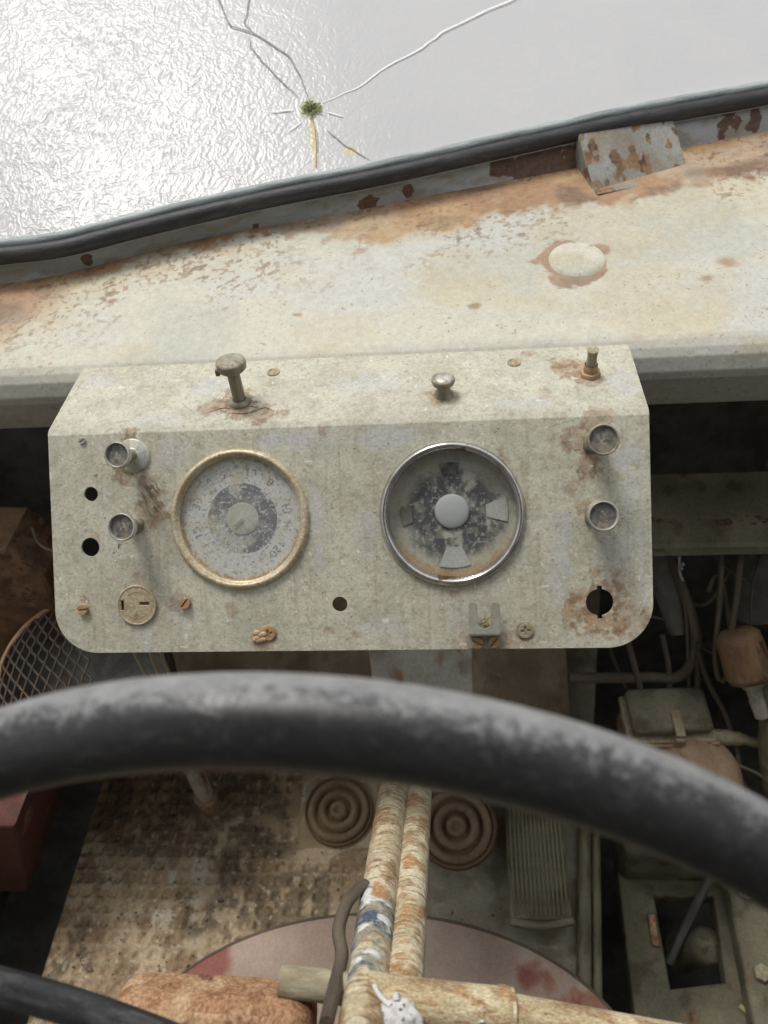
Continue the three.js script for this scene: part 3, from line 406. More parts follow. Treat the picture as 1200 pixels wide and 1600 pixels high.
      const sector = (a, h, r0, r1, col) => { const s = new THREE.Shape(), q = Math.PI / 180; s.absarc(0, 0, r1, (a - h) * q, (a + h) * q, false); s.absarc(0, 0, r0, (a + h * 0.75) * q, (a - h * 0.75) * q, true); s.closePath(); const e = boxUV(extrude(s, 0.0004, 0.0001, 10)); e.translate(0, 0, zd + 0.0004); part(g, 'scale_window', e, col); };
      const pale = weathered({ a: [176, 178, 174], b: [166, 168, 162], rust: 2, soft: 0.1, rustCols: [[120, 116, 100], [140, 136, 120], [100, 98, 90]], seed: 621, freq: 30, dirt: 0.5, dirtCol: [140, 138, 124] }), dim = weathered({ a: [132, 132, 122], b: [112, 113, 106], rust: 0.5, soft: 0.15, rustCols: [[78, 80, 82], [100, 100, 94], [70, 72, 74]], seed: 631, freq: 16 });
      sector(272, 17, 0.024, 0.0385, pale); sector(3, 13, 0.024, 0.039, pale); sector(92, 12, 0.028, 0.036, dim); sector(182, 12, 0.028, 0.036, dim);
    }
    const gl = new THREE.CircleGeometry(left ? 0.0436 : 0.0447, 64); gl.translate(0, 0, left ? 0.0009 : -0.0004); part(g, 'glass', gl, M.glass);
  };
  gauge(-0.0724, -0.0664, true); gauge(0.0776, -0.0666, false);

  // ---- pull knobs on the face
  const smudge = (txt, seed) => canvasTex(160, 160, (c, w) => { c.fillStyle = '#6f6e6c'; c.fillRect(0, 0, w, w); c.fillStyle = '#c2beb0'; c.font = 'bold 84px sans-serif'; c.textAlign = 'center'; c.textBaseline = 'middle'; c.globalAlpha = 0.7; c.fillText(txt, w / 2, w / 2); c.globalAlpha = 1;
    const im = c.getImageData(0, 0, w, w), p = im.data; for (let j = 0; j < w; j++) for (let i = 0; i < w; i++) { const x = i / w, y = j / w, o = (j * w + i) * 4; let q = [p[o], p[o + 1], p[o + 2]]; q = mix(q, [148, 142, 126], 0.8 * sst(0.45, 0.65, fbm(x * 5, y * 5, 4, seed))); q = mix(q, [84, 82, 84], 0.7 * sst(0.5, 0.66, fbm(x * 7 + 3, y * 7, 4, seed + 1))); q = mix(q, [150, 132, 108], 0.45 * sst(0.62, 0.82, fbm(x * 6, y * 6 + 5, 3, seed + 2) * (0.5 + y))); p[o] = q[0]; p[o + 1] = q[1]; p[o + 2] = q[2]; } c.putImageData(im, 0, 0); });
  const knob = (x, y, w, rh, rs_, collar, txt, m, label) => {
    const g = new THREE.Group(); g.name = 'pull_knob'; t.add(g); g.position.set(x, y, 0); g.userData.label = label;
    if (collar) part(g, 'collar', latheZ([[collar, 0], [collar, 0.0012], [collar * 0.9, 0.0026], [rs_ * 1.2, 0.0034], [rs_, 0.0045]], 40), m);
    else part(g, 'collar', latheZ([[rs_ * 1.35, 0], [rs_ * 1.35, 0.003], [rs_ * 1.15, 0.0045], [rs_, 0.005]], 6), M.knobGrime);
    part(g, 'stem', latheZ([[rs_, 0.002], [rs_, w - 0.009], [rs_ * 1.15, w - 0.0085]], 32), M.knobGrime);
    part(g, 'cap', latheZ([[rs_ * 1.1, w - 0.009], [rh * 0.8, w - 0.0075], [rh * 0.97, w - 0.005], [rh, w - 0.0015], [rh * 0.98, w], [rh * 0.9, w + 0.0003], [rh * 0.86, w - 0.0005], [rh * 0.83, w - 0.0022]], 48), m);
    const f = new THREE.CircleGeometry(rh * 0.85, 40); f.translate(0, 0, w - 0.002); part(g, 'cap_face', f, new THREE.MeshStandardMaterial({ map: smudge(txt, 640 + txt.charCodeAt(0)), roughness: 0.45 }));
  };
  knob(-0.1487, -0.019, 0.028, 0.009, 0.0048, 0.0125, 'L', M.silver, 'pull knob on wide silver collar beside the fold');
  knob(-0.1491, -0.0686, 0.025, 0.0098, 0.005, 0, 'B', M.silver, 'pull knob above the small stamped letter');
  knob(0.1749, -0.0199, 0.036, 0.0101, 0.0062, 0, 'E', M.knobGrime, 'pull knob surrounded by brown rust');
  knob(0.1758, -0.0691, 0.026, 0.0101, 0.0068, 0, 'A', M.silver, 'pull knob between rusty knob and notched hole');
  { const f = new THREE.Shape(); for (const [a, b, c, d] of [[0, 0, 0.0007, 0.0035]]) { f.moveTo(a, b); f.lineTo(c, b); f.lineTo(c, 0.0014); f.lineTo(0.0018, 0.0014); f.lineTo(0.0018, 0.0021); f.lineTo(c, 0.0021); f.lineTo(c, 0.0028); f.lineTo(0.0022, 0.0028); f.lineTo(0.0022, d); f.lineTo(a, d); f.closePath(); }
    const e = extrude(f, 0.0001, 0); e.translate(-0.163, -0.0855, 0); part(t, 'stamped_letter', e, plain(0.14, 0.13, 0.1, 0.8)); }

  // ---- levers and switches standing on the flange; this group has +y straight up off the flange
  const F = (x, z) => { const g = new THREE.Group(); t.add(g); g.rotation.x = TT; g.position.set(x, -z * st, z * ct); return g; };
  { const g = F(-0.0747, -0.0274); g.name = 'pull_lever'; g.userData.label = 'tall pull lever with round cap in flaking rust';
    const tilt = [-0.004, 1, -0.06];
    part(g, 'base_ring', lathe([[0.0085, 0], [0.0085, 0.0015], [0.0062, 0.0028], [0.005, 0.003]], 32), M.knobGrime);
    part(g, 'stem', along(lathe([[0.0046, 0.001], [0.0046, 0.024], [0.0052, 0.026]], 28), [0, 0, 0], tilt), M.knobGrime);
    part(g, 'cap', along(lathe([[0.0045, 0.0255], [0.0085, 0.0265], [0.0104, 0.0285], [0.0108, 0.0325], [0.0102, 0.0345], [0.0075, 0.035], [0.0062, 0.0342], [0.0056, 0.0346], [0.003, 0.0352], [0, 0.0353]], 40), [0, 0, 0], tilt), M.knobGrime);
    part(g, 'cap_tooth', along(rbox(0.003, 0.005, 0.003, 0.0006).translate(-0.0095, 0.028, 0.0045), [0, 0, 0], tilt), M.knobGrime); }
  { const g = F(-0.0747, -0.0274); g.name = 'paint_flake'; const gs = [[[-0.02, 0.011], [-0.011, 0.007], [0.001, 0.0095], [0.008, 0.006], [0.014, 0.008]], [[0.012, 0.012], [0.02, 0.0085], [0.027, 0.013]], [[-0.006, 0.013], [0.004, 0.0145], [0.012, 0.0125]]].map((p) => tube(p.map(([x, z], k) => [x, k % 2 ? 0.0004 : 0.0001, z]), 0.00028, { rad: 5 })); part(g, 'curled_edge', mergeGeometries(gs), M.rustOrange); }
  { const g = F(0.0738, -0.0265); g.name = 'push_button'; g.userData.label = 'short push button with domed silver centre';
    part(g, 'stem', lathe([[0.0072, 0], [0.0068, 0.0015], [0.005, 0.003], [0.0048, 0.0075], [0.0062, 0.0095]], 32), M.knobGrime);
    part(g, 'cap', lathe([[0.0055, 0.009], [0.0078, 0.0102], [0.0084, 0.0122], [0.008, 0.0142], [0.0066, 0.0147], [0.0058, 0.0138]], 40), M.knobGrime);
    part(g, 'centre', lathe([[0.006, 0.0138], [0.0052, 0.0146], [0.003, 0.0152], [0, 0.0154]], 32), M.silver); }
  { const g = F(0.1786, -0.0435); g.name = 'toggle_switch'; g.userData.label = 'brass toggle switch on a rusty hexagonal nut';
    part(g, 'nut', lathe([[0.0078, 0], [0.0078, 0.0028], [0.0066, 0.0034], [0.005, 0.0034]], 6), M.brass);
    part(g, 'thread', lathe([[0.005, 0.003], [0.0052, 0.0038], [0.0048, 0.0044], [0.0052, 0.005], [0.0048, 0.0056], [0.0051, 0.0062], [0.0046, 0.0068], [0.0046, 0.009]], 28), M.brass);
    part(g, 'stem', lathe([[0.004, 0.008], [0.0034, 0.014], [0.0035, 0.018], [0.0042, 0.0202], [0.0043, 0.0208], [0, 0.0212]], 28), M.paleOld); }
  // washers of missing screws on the flange
  for (const [x, z] of [[-0.0552, -0.0632], [0.126, -0.0624]]) { const g = F(x, z); g.name = 'flush_screw'; part(g, 'washer', lathe([[0.005, 0], [0.005, 0.0006], [0.0042, 0.0011], [0.0026, 0.0004]], 28), M.paleOld); part(g, 'head', lathe([[0.0028, 0.0003], [0.0015, 0.0007], [0, 0.0007]], 20), M.brass); }

  // ---- screws on the face
  const slotted = (x, y, r, turn, m, h = 0.0022) => { const g = new THREE.Group(); g.name = 'slotted_screw'; t.add(g); g.position.set(x, y, 0); g.rotation.z = turn; part(g, 'shank', latheZ([[r, 0], [r * 0.98, h * 0.4], [0, h * 0.45]], 28), m);
    for (const k of [0, Math.PI]) { const s = new THREE.Shape(); const w = 0.16; s.absarc(0, 0, r * 0.97, w, Math.PI - w, false); s.closePath(); const e = extrude(s, h * 0.5, 0.0003, 14); e.rotateZ(k); e.translate(0, 0, h * 0.45); part(g, 'head', boxUV(e), m); } };
  const cross = (x, y, r, turn, m) => { const g = new THREE.Group(); g.name = 'cross_head_screw'; t.add(g); g.position.set(x, y, 0); g.rotation.z = turn; part(g, 'recess', latheZ([[r * 1.25, 0.0001], [r * 1.2, 0.0008], [r * 1.05, 0.0006], [r * 0.95, 0.0003], [0, 0.0003]], 28), m);
    const s = new THREE.Shape(); s.absarc(0, 0, r, 0, Math.PI * 2, false); const p = new THREE.Path(), a = r * 0.16, b = r * 0.62; p.moveTo(a, a); for (const [u, v] of [[b, a], [b, -a], [a, -a], [a, -b], [-a, -b], [-a, -a], [-b, -a], [-b, a], [-a, a], [-a, b], [a, b]]) p.lineTo(u, v); p.closePath(); s.holes.push(p);
    part(g, 'head', boxUV(extrude(s, 0.0009, 0.0003, 28)).translate(0, 0, 0.0003), m); };
  slotted(-0.191, -0.1292, 0.0041, 0.1, M.brass, 0.0035); slotted(-0.1147, -0.1257, 0.0041, 0.9, M.brass, 0.0034); slotted(-0.1858, -0.0072, 0.0026, 0.5, M.silver, 0.0014);
  cross(-0.0547, -0.1487, 0.0048, 0.3, M.brass); cross(0.1262, -0.1487, 0.0052, 0.1, M.paleOld);
  { const gs = []; for (let i = 0; i < 9; i++) gs.push(new THREE.DodecahedronGeometry(rnd(0.0016, 0.0034), 1).scale(1, 0.8, 0.6).translate(-0.0605 + rnd(-0.004, 0.002), -0.1505 + rnd(-0.003, 0.003), 0.001)); part(t, 'clay_lump', boxUV(mergeGeometries(gs)), M.brass, 'crumb of dried mud beside a screw'); }

  // ---- round key plate with two slots
  { const g = new THREE.Group(); g.name = 'key_plate'; t.add(g); g.position.set(-0.1504, -0.1266, 0); g.userData.label = 'round tan lock plate with two dark slots';
    const s = new THREE.Shape(); s.absarc(0, 0, 0.0142, 0, Math.PI * 2, false); const hole = (x0, y0, x1, y1) => { const p = new THREE.Path(); p.moveTo(x0, y0); p.lineTo(x0, y1); p.lineTo(x1, y1); p.lineTo(x1, y0); p.closePath(); s.holes.push(p); };
    hole(-0.0117, -0.0035, -0.0096, 0.0035); hole(0.0022, 0.0, 0.0092, 0.0022);
    part(g, 'disc', boxUV(extrude(s, 0.0012, 0.0004, 40)).translate(0, 0, 0.0004), M.bezelTan);
    const rim = new THREE.TorusGeometry(0.0138, 0.0007, 8, 48).translate(0, 0, 0.0018); part(g, 'rim', scaleUV(rim, 1, 1), M.bezelTan);
    for (const k of [1, -1]) { const a = new THREE.TorusGeometry(0.0095, 0.0004, 6, 24, 1.5).rotateZ(k > 0 ? 0.82 : 0.82 + Math.PI).translate(0, 0, 0.0018); part(g, 'raised_line', a, M.brass); } }
  // ---- forked clip on the lower edge
  { const g = new THREE.Group(); g.name = 'forked_clip'; t.add(g); g.userData.label = 'forked sheet metal clip held by two slotted screws';
    const s = new THREE.Shape(), x0 = 0.0872, x1 = 0.1085, p = 0.0062, yb = -0.149, yt = -0.1268; s.moveTo(x0, yb); s.lineTo(x1, yb); s.lineTo(x1, yt - 0.004); s.absarc(x1 - p / 2, yt - p / 2, p / 2, 0, Math.PI, false); s.lineTo(x1 - p, -0.1405); s.absarc(0.0978, -0.1408, 0.0044, 0, -Math.PI, true); s.lineTo(x0 + p, yt - 0.004); s.absarc(x0 + p / 2, yt - p / 2, p / 2, 0, Math.PI, false); s.closePath();
    part(g, 'fork', boxUV(extrude(s, 0.001, 0.0003, 14).translate(0, 0, 0.0085)), M.clip);
    part(g, 'tab', rbox(0.0224, 0.0105, 0.0016, 0.0005).translate(0.098, -0.1555, 0.0012), M.clip);
    part(g, 'web', rbox(0.0213, 0.0016, 0.0092, 0.0006).translate(0.0979, -0.1493, 0.005), M.clip);
    slotted(0.0932, -0.1566, 0.0041, -0.5, M.brass, 0.0034); slotted(0.1044, -0.156, 0.0041, 0.9, M.brass, 0.0034);
    const gs = []; for (let i = 0; i < 26; i++) { const a = [0.0978 + rnd(-0.004, 0.004), -0.142 + rnd(-0.004, 0.003), rnd(0.0005, 0.004)]; gs.push(tube([a, [a[0] + rnd(-0.003, 0.003), a[1] + rnd(-0.003, 0.003), a[2] + rnd(0, 0.003)], [a[0] + rnd(-0.004, 0.004), a[1] + rnd(-0.004, 0.004), a[2] + 0.001]], 0.0003, { rad: 4, seg: 4, caps: false })); } part(g, 'dry_fluff', mergeGeometries(gs), M.strawDry); }
  // dry grass caught behind the knob with the silver collar
  { const gs = []; for (let i = 0; i < 16; i++) { const a = [-0.1505 + rnd(-0.003, 0.005), -0.024 + rnd(-0.006, 0.008), rnd(0.006, 0.016)]; gs.push(tube([a, [a[0] + rnd(-0.004, 0.004), a[1] + rnd(-0.003, 0.003), a[2] + rnd(-0.002, 0.003)], [a[0] + rnd(-0.006, 0.006), a[1] + rnd(-0.006, 0.002), a[2] + 0.001]], 0.0004, { rad: 4, seg: 5, caps: false })); } part(t, 'dry_grass', mergeGeometries(gs), M.strawDry); }
  // crumbs of dirt stuck to the face and flange
  { const gs = []; for (let i = 0; i < 150; i++) { const r = rnd(0.0002, 0.0006); gs.push(new THREE.TetrahedronGeometry(r, 1).translate(rnd(-0.2, 0.2), rnd(-0.155, -0.006), 0.0001)); } const k = part(t, 'dirt_crumbs', boxUV(mergeGeometries(gs.filter((g) => { g.computeBoundingSphere(); const c = g.boundingSphere.center; return Math.hypot(c.x + 0.0724, c.y + 0.0664) > 0.051 && Math.hypot(c.x - 0.0776, c.y + 0.0666) > 0.051; }))), M.paleOld); k.userData.kind = 'stuff'; }
}

// ---------------------------------------------------------------- bare wires hanging under the panel
for (const pts of [[[-0.168, 0.4756, 0.0868], [-0.1718, 0.4504, 0.0839], [-0.1676, 0.43, 0.0893], [-0.1731, 0.3864, 0.0907]], [[-0.1551, 0.4745, 0.0862], [-0.1593, 0.4476, 0.085], [-0.1584, 0.4293, 0.0889], [-0.1651, 0.3858, 0.0903]], [[-0.1473, 0.4739, 0.0858], [-0.1513, 0.448, 0.0836], [-0.1493, 0.4285, 0.0885], [-0.1545, 0.3849, 0.0898]]])
  single('hanging_wire', tube(pts, 0.0015, { rad: 7 }), M.paleOld, 'thin pale wire hanging below the instrument panel by the mesh guard', 'wire', 'wires hanging under the panel');

// ---------------------------------------------------------------- steering wheel and column
const HUB = V(0.0217, 0.4783, 0.3659), WN = V(-0.0508, 0.2378, 0.97), W1 = V(0.9986, 0, 0.0523), W2 = V(0.0124, 0.9713, -0.2375);
{
  const t = thing('steering_wheel', 'large black steering wheel with thin spokes, dust and painted sheen on rim', 'steering wheel');
  const onW = (r, deg) => HUB.clone().addScaledVector(W1, r * Math.cos(deg * Math.PI / 180)).addScaledVector(W2, r * Math.sin(deg * Math.PI / 180));
  const tor = new THREE.TorusGeometry(0.26, 0.0153, 28, 160); tor.applyMatrix4(new THREE.Matrix4().makeBasis(W1, W2, WN).setPosition(HUB)); // outer, windscreen side: ragged pale band of chalky dust and painted sky sheen; rest dark
  const dustSheen = (u, v) => { const f = ((v + 0.5) % 1) - 0.5, U = u * 96, rag = 0.1 * (fbm(U * 0.8, v * 6, 4, 740) - 0.5) + 0.09 * (fbm(U * 5, v * 36, 4, 741) - 0.5), grain = 0.1 * (noise(U * 22, v * 150, 746) - 0.5); return sst(0.1, 0.0, f + rag + grain) * sst(-0.36, -0.28, f + rag + grain); };
  const rmap = dataTex(2048, 256, (u, v) => { const U = u * 96; let c = mix([50, 50, 52], [40, 40, 42], fbm(U, v * 8, 3, 742)); c = mix(c, [84, 84, 84], 0.5 * sst(0.55, 0.8, fbm(U * 6, v * 44, 4, 743))); c = mix(c, mix([172, 173, 173], [132, 133, 134], fbm(U * 3, v * 22, 4, 744)), 0.9 * dustSheen(u, v)); const n = (noise(U * 20, v * 130, 745) - 0.5) * 16; return [c[0] + n, c[1] + n, c[2] + n]; }, true, true);
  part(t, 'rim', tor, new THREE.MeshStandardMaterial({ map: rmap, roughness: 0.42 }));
  for (const a of [156, 24, 270]) part(t, 'spoke', tube([onW(0.03, a), onW(0.14, a).addScaledVector(WN, -0.006), onW(0.252, a)], 0.0082, { rad: 12 }), M.rubber);
  part(t, 'hub', along(lathe([[0, 0.014], [0.022, 0.012], [0.034, 0.004], [0.036, -0.012], [0.03, -0.02]], 40), HUB.toArray(), WN.toArray()), M.rubber);
}
{
  const T = V(0.0192, 0.2736, 0.0926), dir = T.clone().sub(HUB), at = (s) => HUB.clone().addScaledVector(dir, s);
  const t = thing('steering_column', 'rust mottled tan steering column of two parallel tubes with cross arms', 'steering column');
  const rusty = (seed, smear) => { const tone = (u, v) => { const x = u * 5, y = v; // x, y in units of about 0.1 m along and one turn around
      let c = mix([214, 203, 174], [192, 177, 144], sst(0.35, 0.65, fbm(x * 3, y * 3, 4, seed))); c = mix(c, [158, 128, 94], 0.7 * sst(0.5, 0.66, fbm(x * 9, y * 7, 5, seed + 1))); c = mix(c, [176, 130, 84], 0.75 * sst(0.6, 0.7, fbm(x * 4 + 7, y * 4, 4, seed + 2)));
      const ring = fbm(x * 60 + 2 * fbm(x * 5, y * 6, 2, seed + 4), y * 7, 3, seed + 3); c = mix(c, [124, 100, 74], 0.55 * sst(0.56, 0.7, ring)); c = mix(c, [228, 219, 194], 0.5 * sst(0.58, 0.72, fbm(x * 50 + 9, y * 9, 3, seed + 5)));
      if (smear) { const w = sst(0.075, 0.045, Math.abs(u - 0.19) + 0.07 * (fbm(x * 9, y * 5, 4, seed + 6) - 0.5) * 2); c = mix(c, [132, 136, 128], 0.6 * w); c = mix(c, [76, 88, 112], 0.85 * w * sst(0.52, 0.64, fbm(x * 14, y * 7, 4, seed + 7))); c = mix(c, [224, 224, 222], 0.95 * w * sst(0.6, 0.68, fbm(x * 12 + 4, y * 6, 3, seed + 8))); }
      const n = (noise(x * 90, y * 60, seed + 9) - 0.5) * 34; return [c[0] + n, c[1] + n, c[2] + n]; };
    return new THREE.MeshStandardMaterial({ map: dataTex(1400, 256, tone, true), bumpMap: dataTex(1000, 200, (u, v) => fbm(u * 150, v * 20, 4, seed + 20)), bumpScale: 0.0009, roughness: 0.8 }); };
  const whole = (g) => { let m = 0, w = 0; const u = g.attributes.uv; for (let i = 0; i < u.count; i++) { m = Math.max(m, u.getX(i)); w = Math.max(w, u.getY(i)); } return scaleUV(g, 1 / m, 1 / w); };
  part(t, 'column_tube', whole(tube([at(0.06), at(0.5), at(1), at(1.62)], 0.0128, { rad: 24, seg: 60 })), rusty(800, true));
  const o = V(0.0205, -0.009, 0.0);
  part(t, 'side_tube', whole(tube([at(0.22).add(o), at(0.5).add(o), at(1).add(o), at(1.6).add(o)], 0.0125, { rad: 24, seg: 60 })), rusty(830, false), 'second rusty tube alongside the column');
  const h = rbox(0.122, 0.05, 0.075, 0.017, 5); h.rotateX(0.72); h.rotateZ(-0.08); h.translate(-0.072, 0.4035, 0.331); part(t, 'junction_box', h, M.rustOrange, 'rounded rusty orange box');
  part(t, 'cross_arm', tube([[0.022, 0.4375, 0.3085], [0.06, 0.4325, 0.3110], [0.105, 0.425, 0.312]], 0.0135, { rad: 24 }), M.tanRust);
  part(t, 'cross_arm', tube([[0.104, 0.4238, 0.3128], [0.15, 0.4135, 0.3165], [0.22, 0.398, 0.322]], 0.0118, { rad: 24 }), M.tanRust);
  part(t, 'arm_collar', along(lathe([[0.0137, -0.002], [0.0142, 0], [0.0142, 0.003], [0.0135, 0.005]], 28), [0.098, 0.4262, 0.3117], [0.045, -0.0085, 0.001]), M.tanRust);
  const rv = along(lathe([[0.0034, 0], [0.0034, 0.001], [0.0024, 0.0016], [0.0014, 0.0016], [0.0013, 0.0002], [0, 0.0002]], 24), [0.088, 0.4375, 0.3206], [0.02, 0.7, 0.71]); part(t, 'rivet', rv, M.silver);
  part(t, 'brace', tube([[-0.03, 0.4315, 0.3], [0.01, 0.43, 0.303]], 0.009, { rad: 16 }), M.paleOld);
  single('column_cable', tube([[0.012, 0.386, 0.228], [0.0073, 0.3904, 0.2329], [0.0015, 0.4042, 0.2481], [-0.0005, 0.414, 0.2668], [0.0035, 0.4201, 0.2814], [0.0040, 0.4371, 0.2999], [0.0045, 0.4651, 0.3284]], 0.0042, { rad: 10 }), M.hose, 'crooked grey-brown cable running along the steering column', 'cable');
  const d = thing('bird_dropping', 'white splash of bird dropping on the rusty cross arm', 'dropping'); 
  const dg = new THREE.SphereGeometry(1, 48, 32), dp = dg.attributes.position; for (let i = 0; i < dp.count; i++) { const x = dp.getX(i), y = dp.getY(i), z = dp.getZ(i), f = 0.62 + 0.75 * fbm(x * 2.3 + 9, z * 2.3 + y * 2 + 9, 4, 720); dp.setXYZ(i, 0.0425 + x * f * 0.0125, 0.4445 + y * f * 0.0075 , 0.3205 + z * f * 0.0125); } dg.computeVertexNormals();
  part(d, 'lump', setUV(dg, (x, y, z) => [x / 0.05, z / 0.05]), new THREE.MeshStandardMaterial({ roughness: 0.85, map: dataTex(256, 256, (u, v) => { const n = fbm(u * 14, v * 14, 4, 721, 14); return mix(mix([226, 226, 228], [196, 194, 192], n), [96, 88, 84], 0.8 * sst(0.66, 0.74, fbm(u * 20, v * 20, 3, 722, 20))); }, true, true) })); part(d, 'streak', tube([[0.0275, 0.4535, 0.306], [0.031, 0.4515, 0.311], [0.0365, 0.4495, 0.3155]], 0.0014, { rad: 6 }), M.white); part(d, 'streak', tube([[0.04, 0.4518, 0.3095], [0.0405, 0.4505, 0.3125]], 0.002, { rad: 6 }), M.white);
}
single('column_bracket', boxUV(extrude((() => { const s = new THREE.Shape(); s.moveTo(-0.0505, 0.12); s.lineTo(0.0585, 0.12); s.lineTo(0.0585, -0.12); s.lineTo(-0.036, -0.12); s.closePath(); return s; })(), 0.02, 0.002).rotateX(-0.72).translate(0.0345, 0.265, -0.03)), M.greyMetal, 'pale grey sheet metal bracket under the middle of the instrument panel', 'bracket');

// ---------------------------------------------------------------- pedals and floor fittings
const ringPad = (r) => lathe([[0, 0.002], [r * 0.09, 0.0022], [r * 0.12, 0.006], [r * 0.24, 0.006], [r * 0.27, -0.003], [r * 0.36, -0.003], [r * 0.39, 0.006], [r * 0.56, 0.006], [r * 0.59, -0.003], [r * 0.68, -0.003], [r * 0.71, 0.006], [r * 0.87, 0.0055], [r * 0.9, -0.001], [r * 0.94, -0.001], [r * 0.96, 0.004], [r, 0.003], [r * 1.01, -0.006], [r * 0.95, -0.012]], 48);
{
  const t = thing('clutch_pedal', 'round ringed clutch pedal pad on a square dusty plate', 'pedal');
  t.position.set(-0.072, 0.02, 0.008); t.rotation.x = 0.15;
  part(t, 'pad', ringPad(0.042), M.pedal); part(t, 'plate', rbox(0.1, 0.012, 0.096, 0.006).translate(0, -0.01, 0), M.dust); part(t, 'pedal_arm', tube([[0.028, -0.008, 0.055], [0.028, -0.012, 0.11]], 0.004, { rad: 10 }), M.pedal);
}
{
  const t = thing('brake_pedal', 'raised round brake pedal with ringed pad right of the column', 'pedal');
  t.position.set(0.0715, 0.075, 0.05); t.rotation.x = 0.42;
  part(t, 'pad', ringPad(0.044), M.pedal); part(t, 'cup', lathe([[0.0445, -0.004], [0.0465, -0.008], [0.045, -0.02], [0.03, -0.026], [0, -0.027]], 40), M.rustBrown); part(t, 'pedal_arm', tube([[0, -0.024, 0], [0, -0.06, -0.03]], 0.008, { rad: 12 }), M.rustBrown);
}
{
  const t = thing('accelerator_pedal', 'long olive accelerator pedal with fine lengthwise ribs', 'pedal');
  t.position.set(0.16, 0.045, 0.06); t.rotation.x = 0.16; t.rotation.z = -0.03;
  part(t, 'plate', rbox(0.066, 0.01, 0.15, 0.004), M.olive);
  const gs = []; for (let i = 0; i < 13; i++) gs.push(rbox(0.0022, 0.003, 0.142, 0.0008, 1).translate(-0.028 + i * 0.00467, 0.0062, 0)); part(t, 'ribs', mergeGeometries(gs), M.olive);
  part(t, 'heel_lip', tube([[-0.033, 0.004, 0.077], [0, 0.007, 0.081], [0.033, 0.005, 0.075]], 0.0045, { rad: 10 }), M.olive); part(t, 'hinge', rbox(0.05, 0.04, 0.02, 0.003).translate(0, -0.024, 0.05), M.olive);
}
{
  const t = thing('floor_switch', 'grey ribbed foot switch pin standing on the pitted mat', 'switch'); const a = V(-0.2337, 0.008, 0.004), b = V(-0.2245, 0.15, 0.012), d = b.clone().sub(a).normalize().toArray();
  part(t, 'sleeve', along(lathe([[0.0085, 0], [0.011, 0.015], [0.0138, 0.042], [0.0148, 0.047], [0.0142, 0.05], [0.011, 0.051]], 28), a.toArray(), d), M.housing); part(t, 'pin', along(lathe([[0.0105, 0.048], [0.0105, 0.13], [0, 0.131]], 24), a.toArray(), d), M.greyMetal);
}
{ // faded red cover on the floor
  const t = thing('red_floor_cover', 'faded red oval domed cover on the floor behind the pedals', 'cover'); t.position.set(-0.012, 0.012, 0.285);
  const g = lathe([[0, 0.034], [0.25, 0.033], [0.55, 0.029], [0.8, 0.023], [0.95, 0.018], [0.995, 0.0155], [1, 0.014], [1, -0.008]], 96); const p = g.attributes.position; for (let i = 0; i < p.count; i++) p.setXYZ(i, p.getX(i) * 0.262, p.getY(i), p.getZ(i) * 0.156); g.computeVertexNormals();
  const map = dataTex(640, 400, (u, v) => { const x = (u - 0.5) * 0.56, z = (v - 0.5) * 0.35; let c = mix([176, 156, 142], [164, 144, 130], sst(0.35, 0.65, fbm(x * 16, z * 16, 4, 700))); c = mix(c, [184, 170, 150], 0.7 * sst(0.48, 0.66, fbm(x * 22 + 4, z * 22, 4, 701)) * sst(-0.1, 0.12, x)); const w = 0.14 * (fbm(x * 20, z * 20, 4, 702) - 0.5); c = mix(c, [138, 78, 68], 0.85 * clamp(sst(0.1, 0.06, Math.hypot(x + 0.235, z + 0.09) + w) + sst(0.075, 0.045, Math.hypot((x - 0.222), (z + 0.045)) + w))); c = mix(c, [168, 136, 110], 0.6 * sst(0.55, 0.66, fbm(x * 60, z * 60, 3, 703)) * sst(0.08, 0.05, Math.hypot(x - 0.222, z + 0.045))); const n = (noise(x * 700, z * 700, 704) - 0.5) * 18; return [c[0] + n, c[1] + n, c[2] + n]; }, true);
  part(t, 'dome', setUV(g, (x, y, z) => [x / 0.56 + 0.5, z / 0.35 + 0.5]), new THREE.MeshStandardMaterial({ map, roughness: 0.75 }));
  const pts = []; for (let i = 0; i <= 64; i++) { const a = i / 64 * Math.PI * 2; pts.push([0.263 * Math.cos(a), 0.014, 0.157 * Math.sin(a)]); } part(t, 'edge_trim', tube(pts, 0.0018, { rad: 6, seg: 160, caps: false }), M.hose);
  const gs = []; for (let i = 0; i < 9; i++) { const f = i / 8; gs.push(new THREE.IcosahedronGeometry(rnd(0.0008, 0.002), 1).scale(1, 0.4, 1.4).translate(0.055 + f * 0.012 + rnd(-0.002, 0.002), 0.0308 , -0.09 + f * 0.035)); } gs.push(new THREE.IcosahedronGeometry(0.005, 1).scale(1, 0.3, 1).translate(0.155, 0.0262, -0.06), new THREE.IcosahedronGeometry(0.0035, 1).scale(0.6, 0.3, 1.6).translate(0.156, 0.0255, -0.068)); part(t, 'white_splashes', mergeGeometries(gs), M.white);
}
{ // bead along the right edge of the floor
  const t = thing('floor_edge_rail', 'olive folded metal rail along the floor edge beside engine opening', 'rail'); const L = (z, o, y) => [0.2372 - 0.1316 * z + o, y, z];
  part(t, 'bead', tube([L(-0.09, -0.012, 0.008), L(0.2, -0.012, 0.008), L(0.5, -0.012, 0.008)], 0.008, { rad: 12 }), M.olive); part(t, 'lip', tube([L(-0.09, 0.002, 0.006), L(0.2, 0.002, 0.006), L(0.5, 0.002, 0.006)], 0.005, { rad: 12 }), M.olive);
}
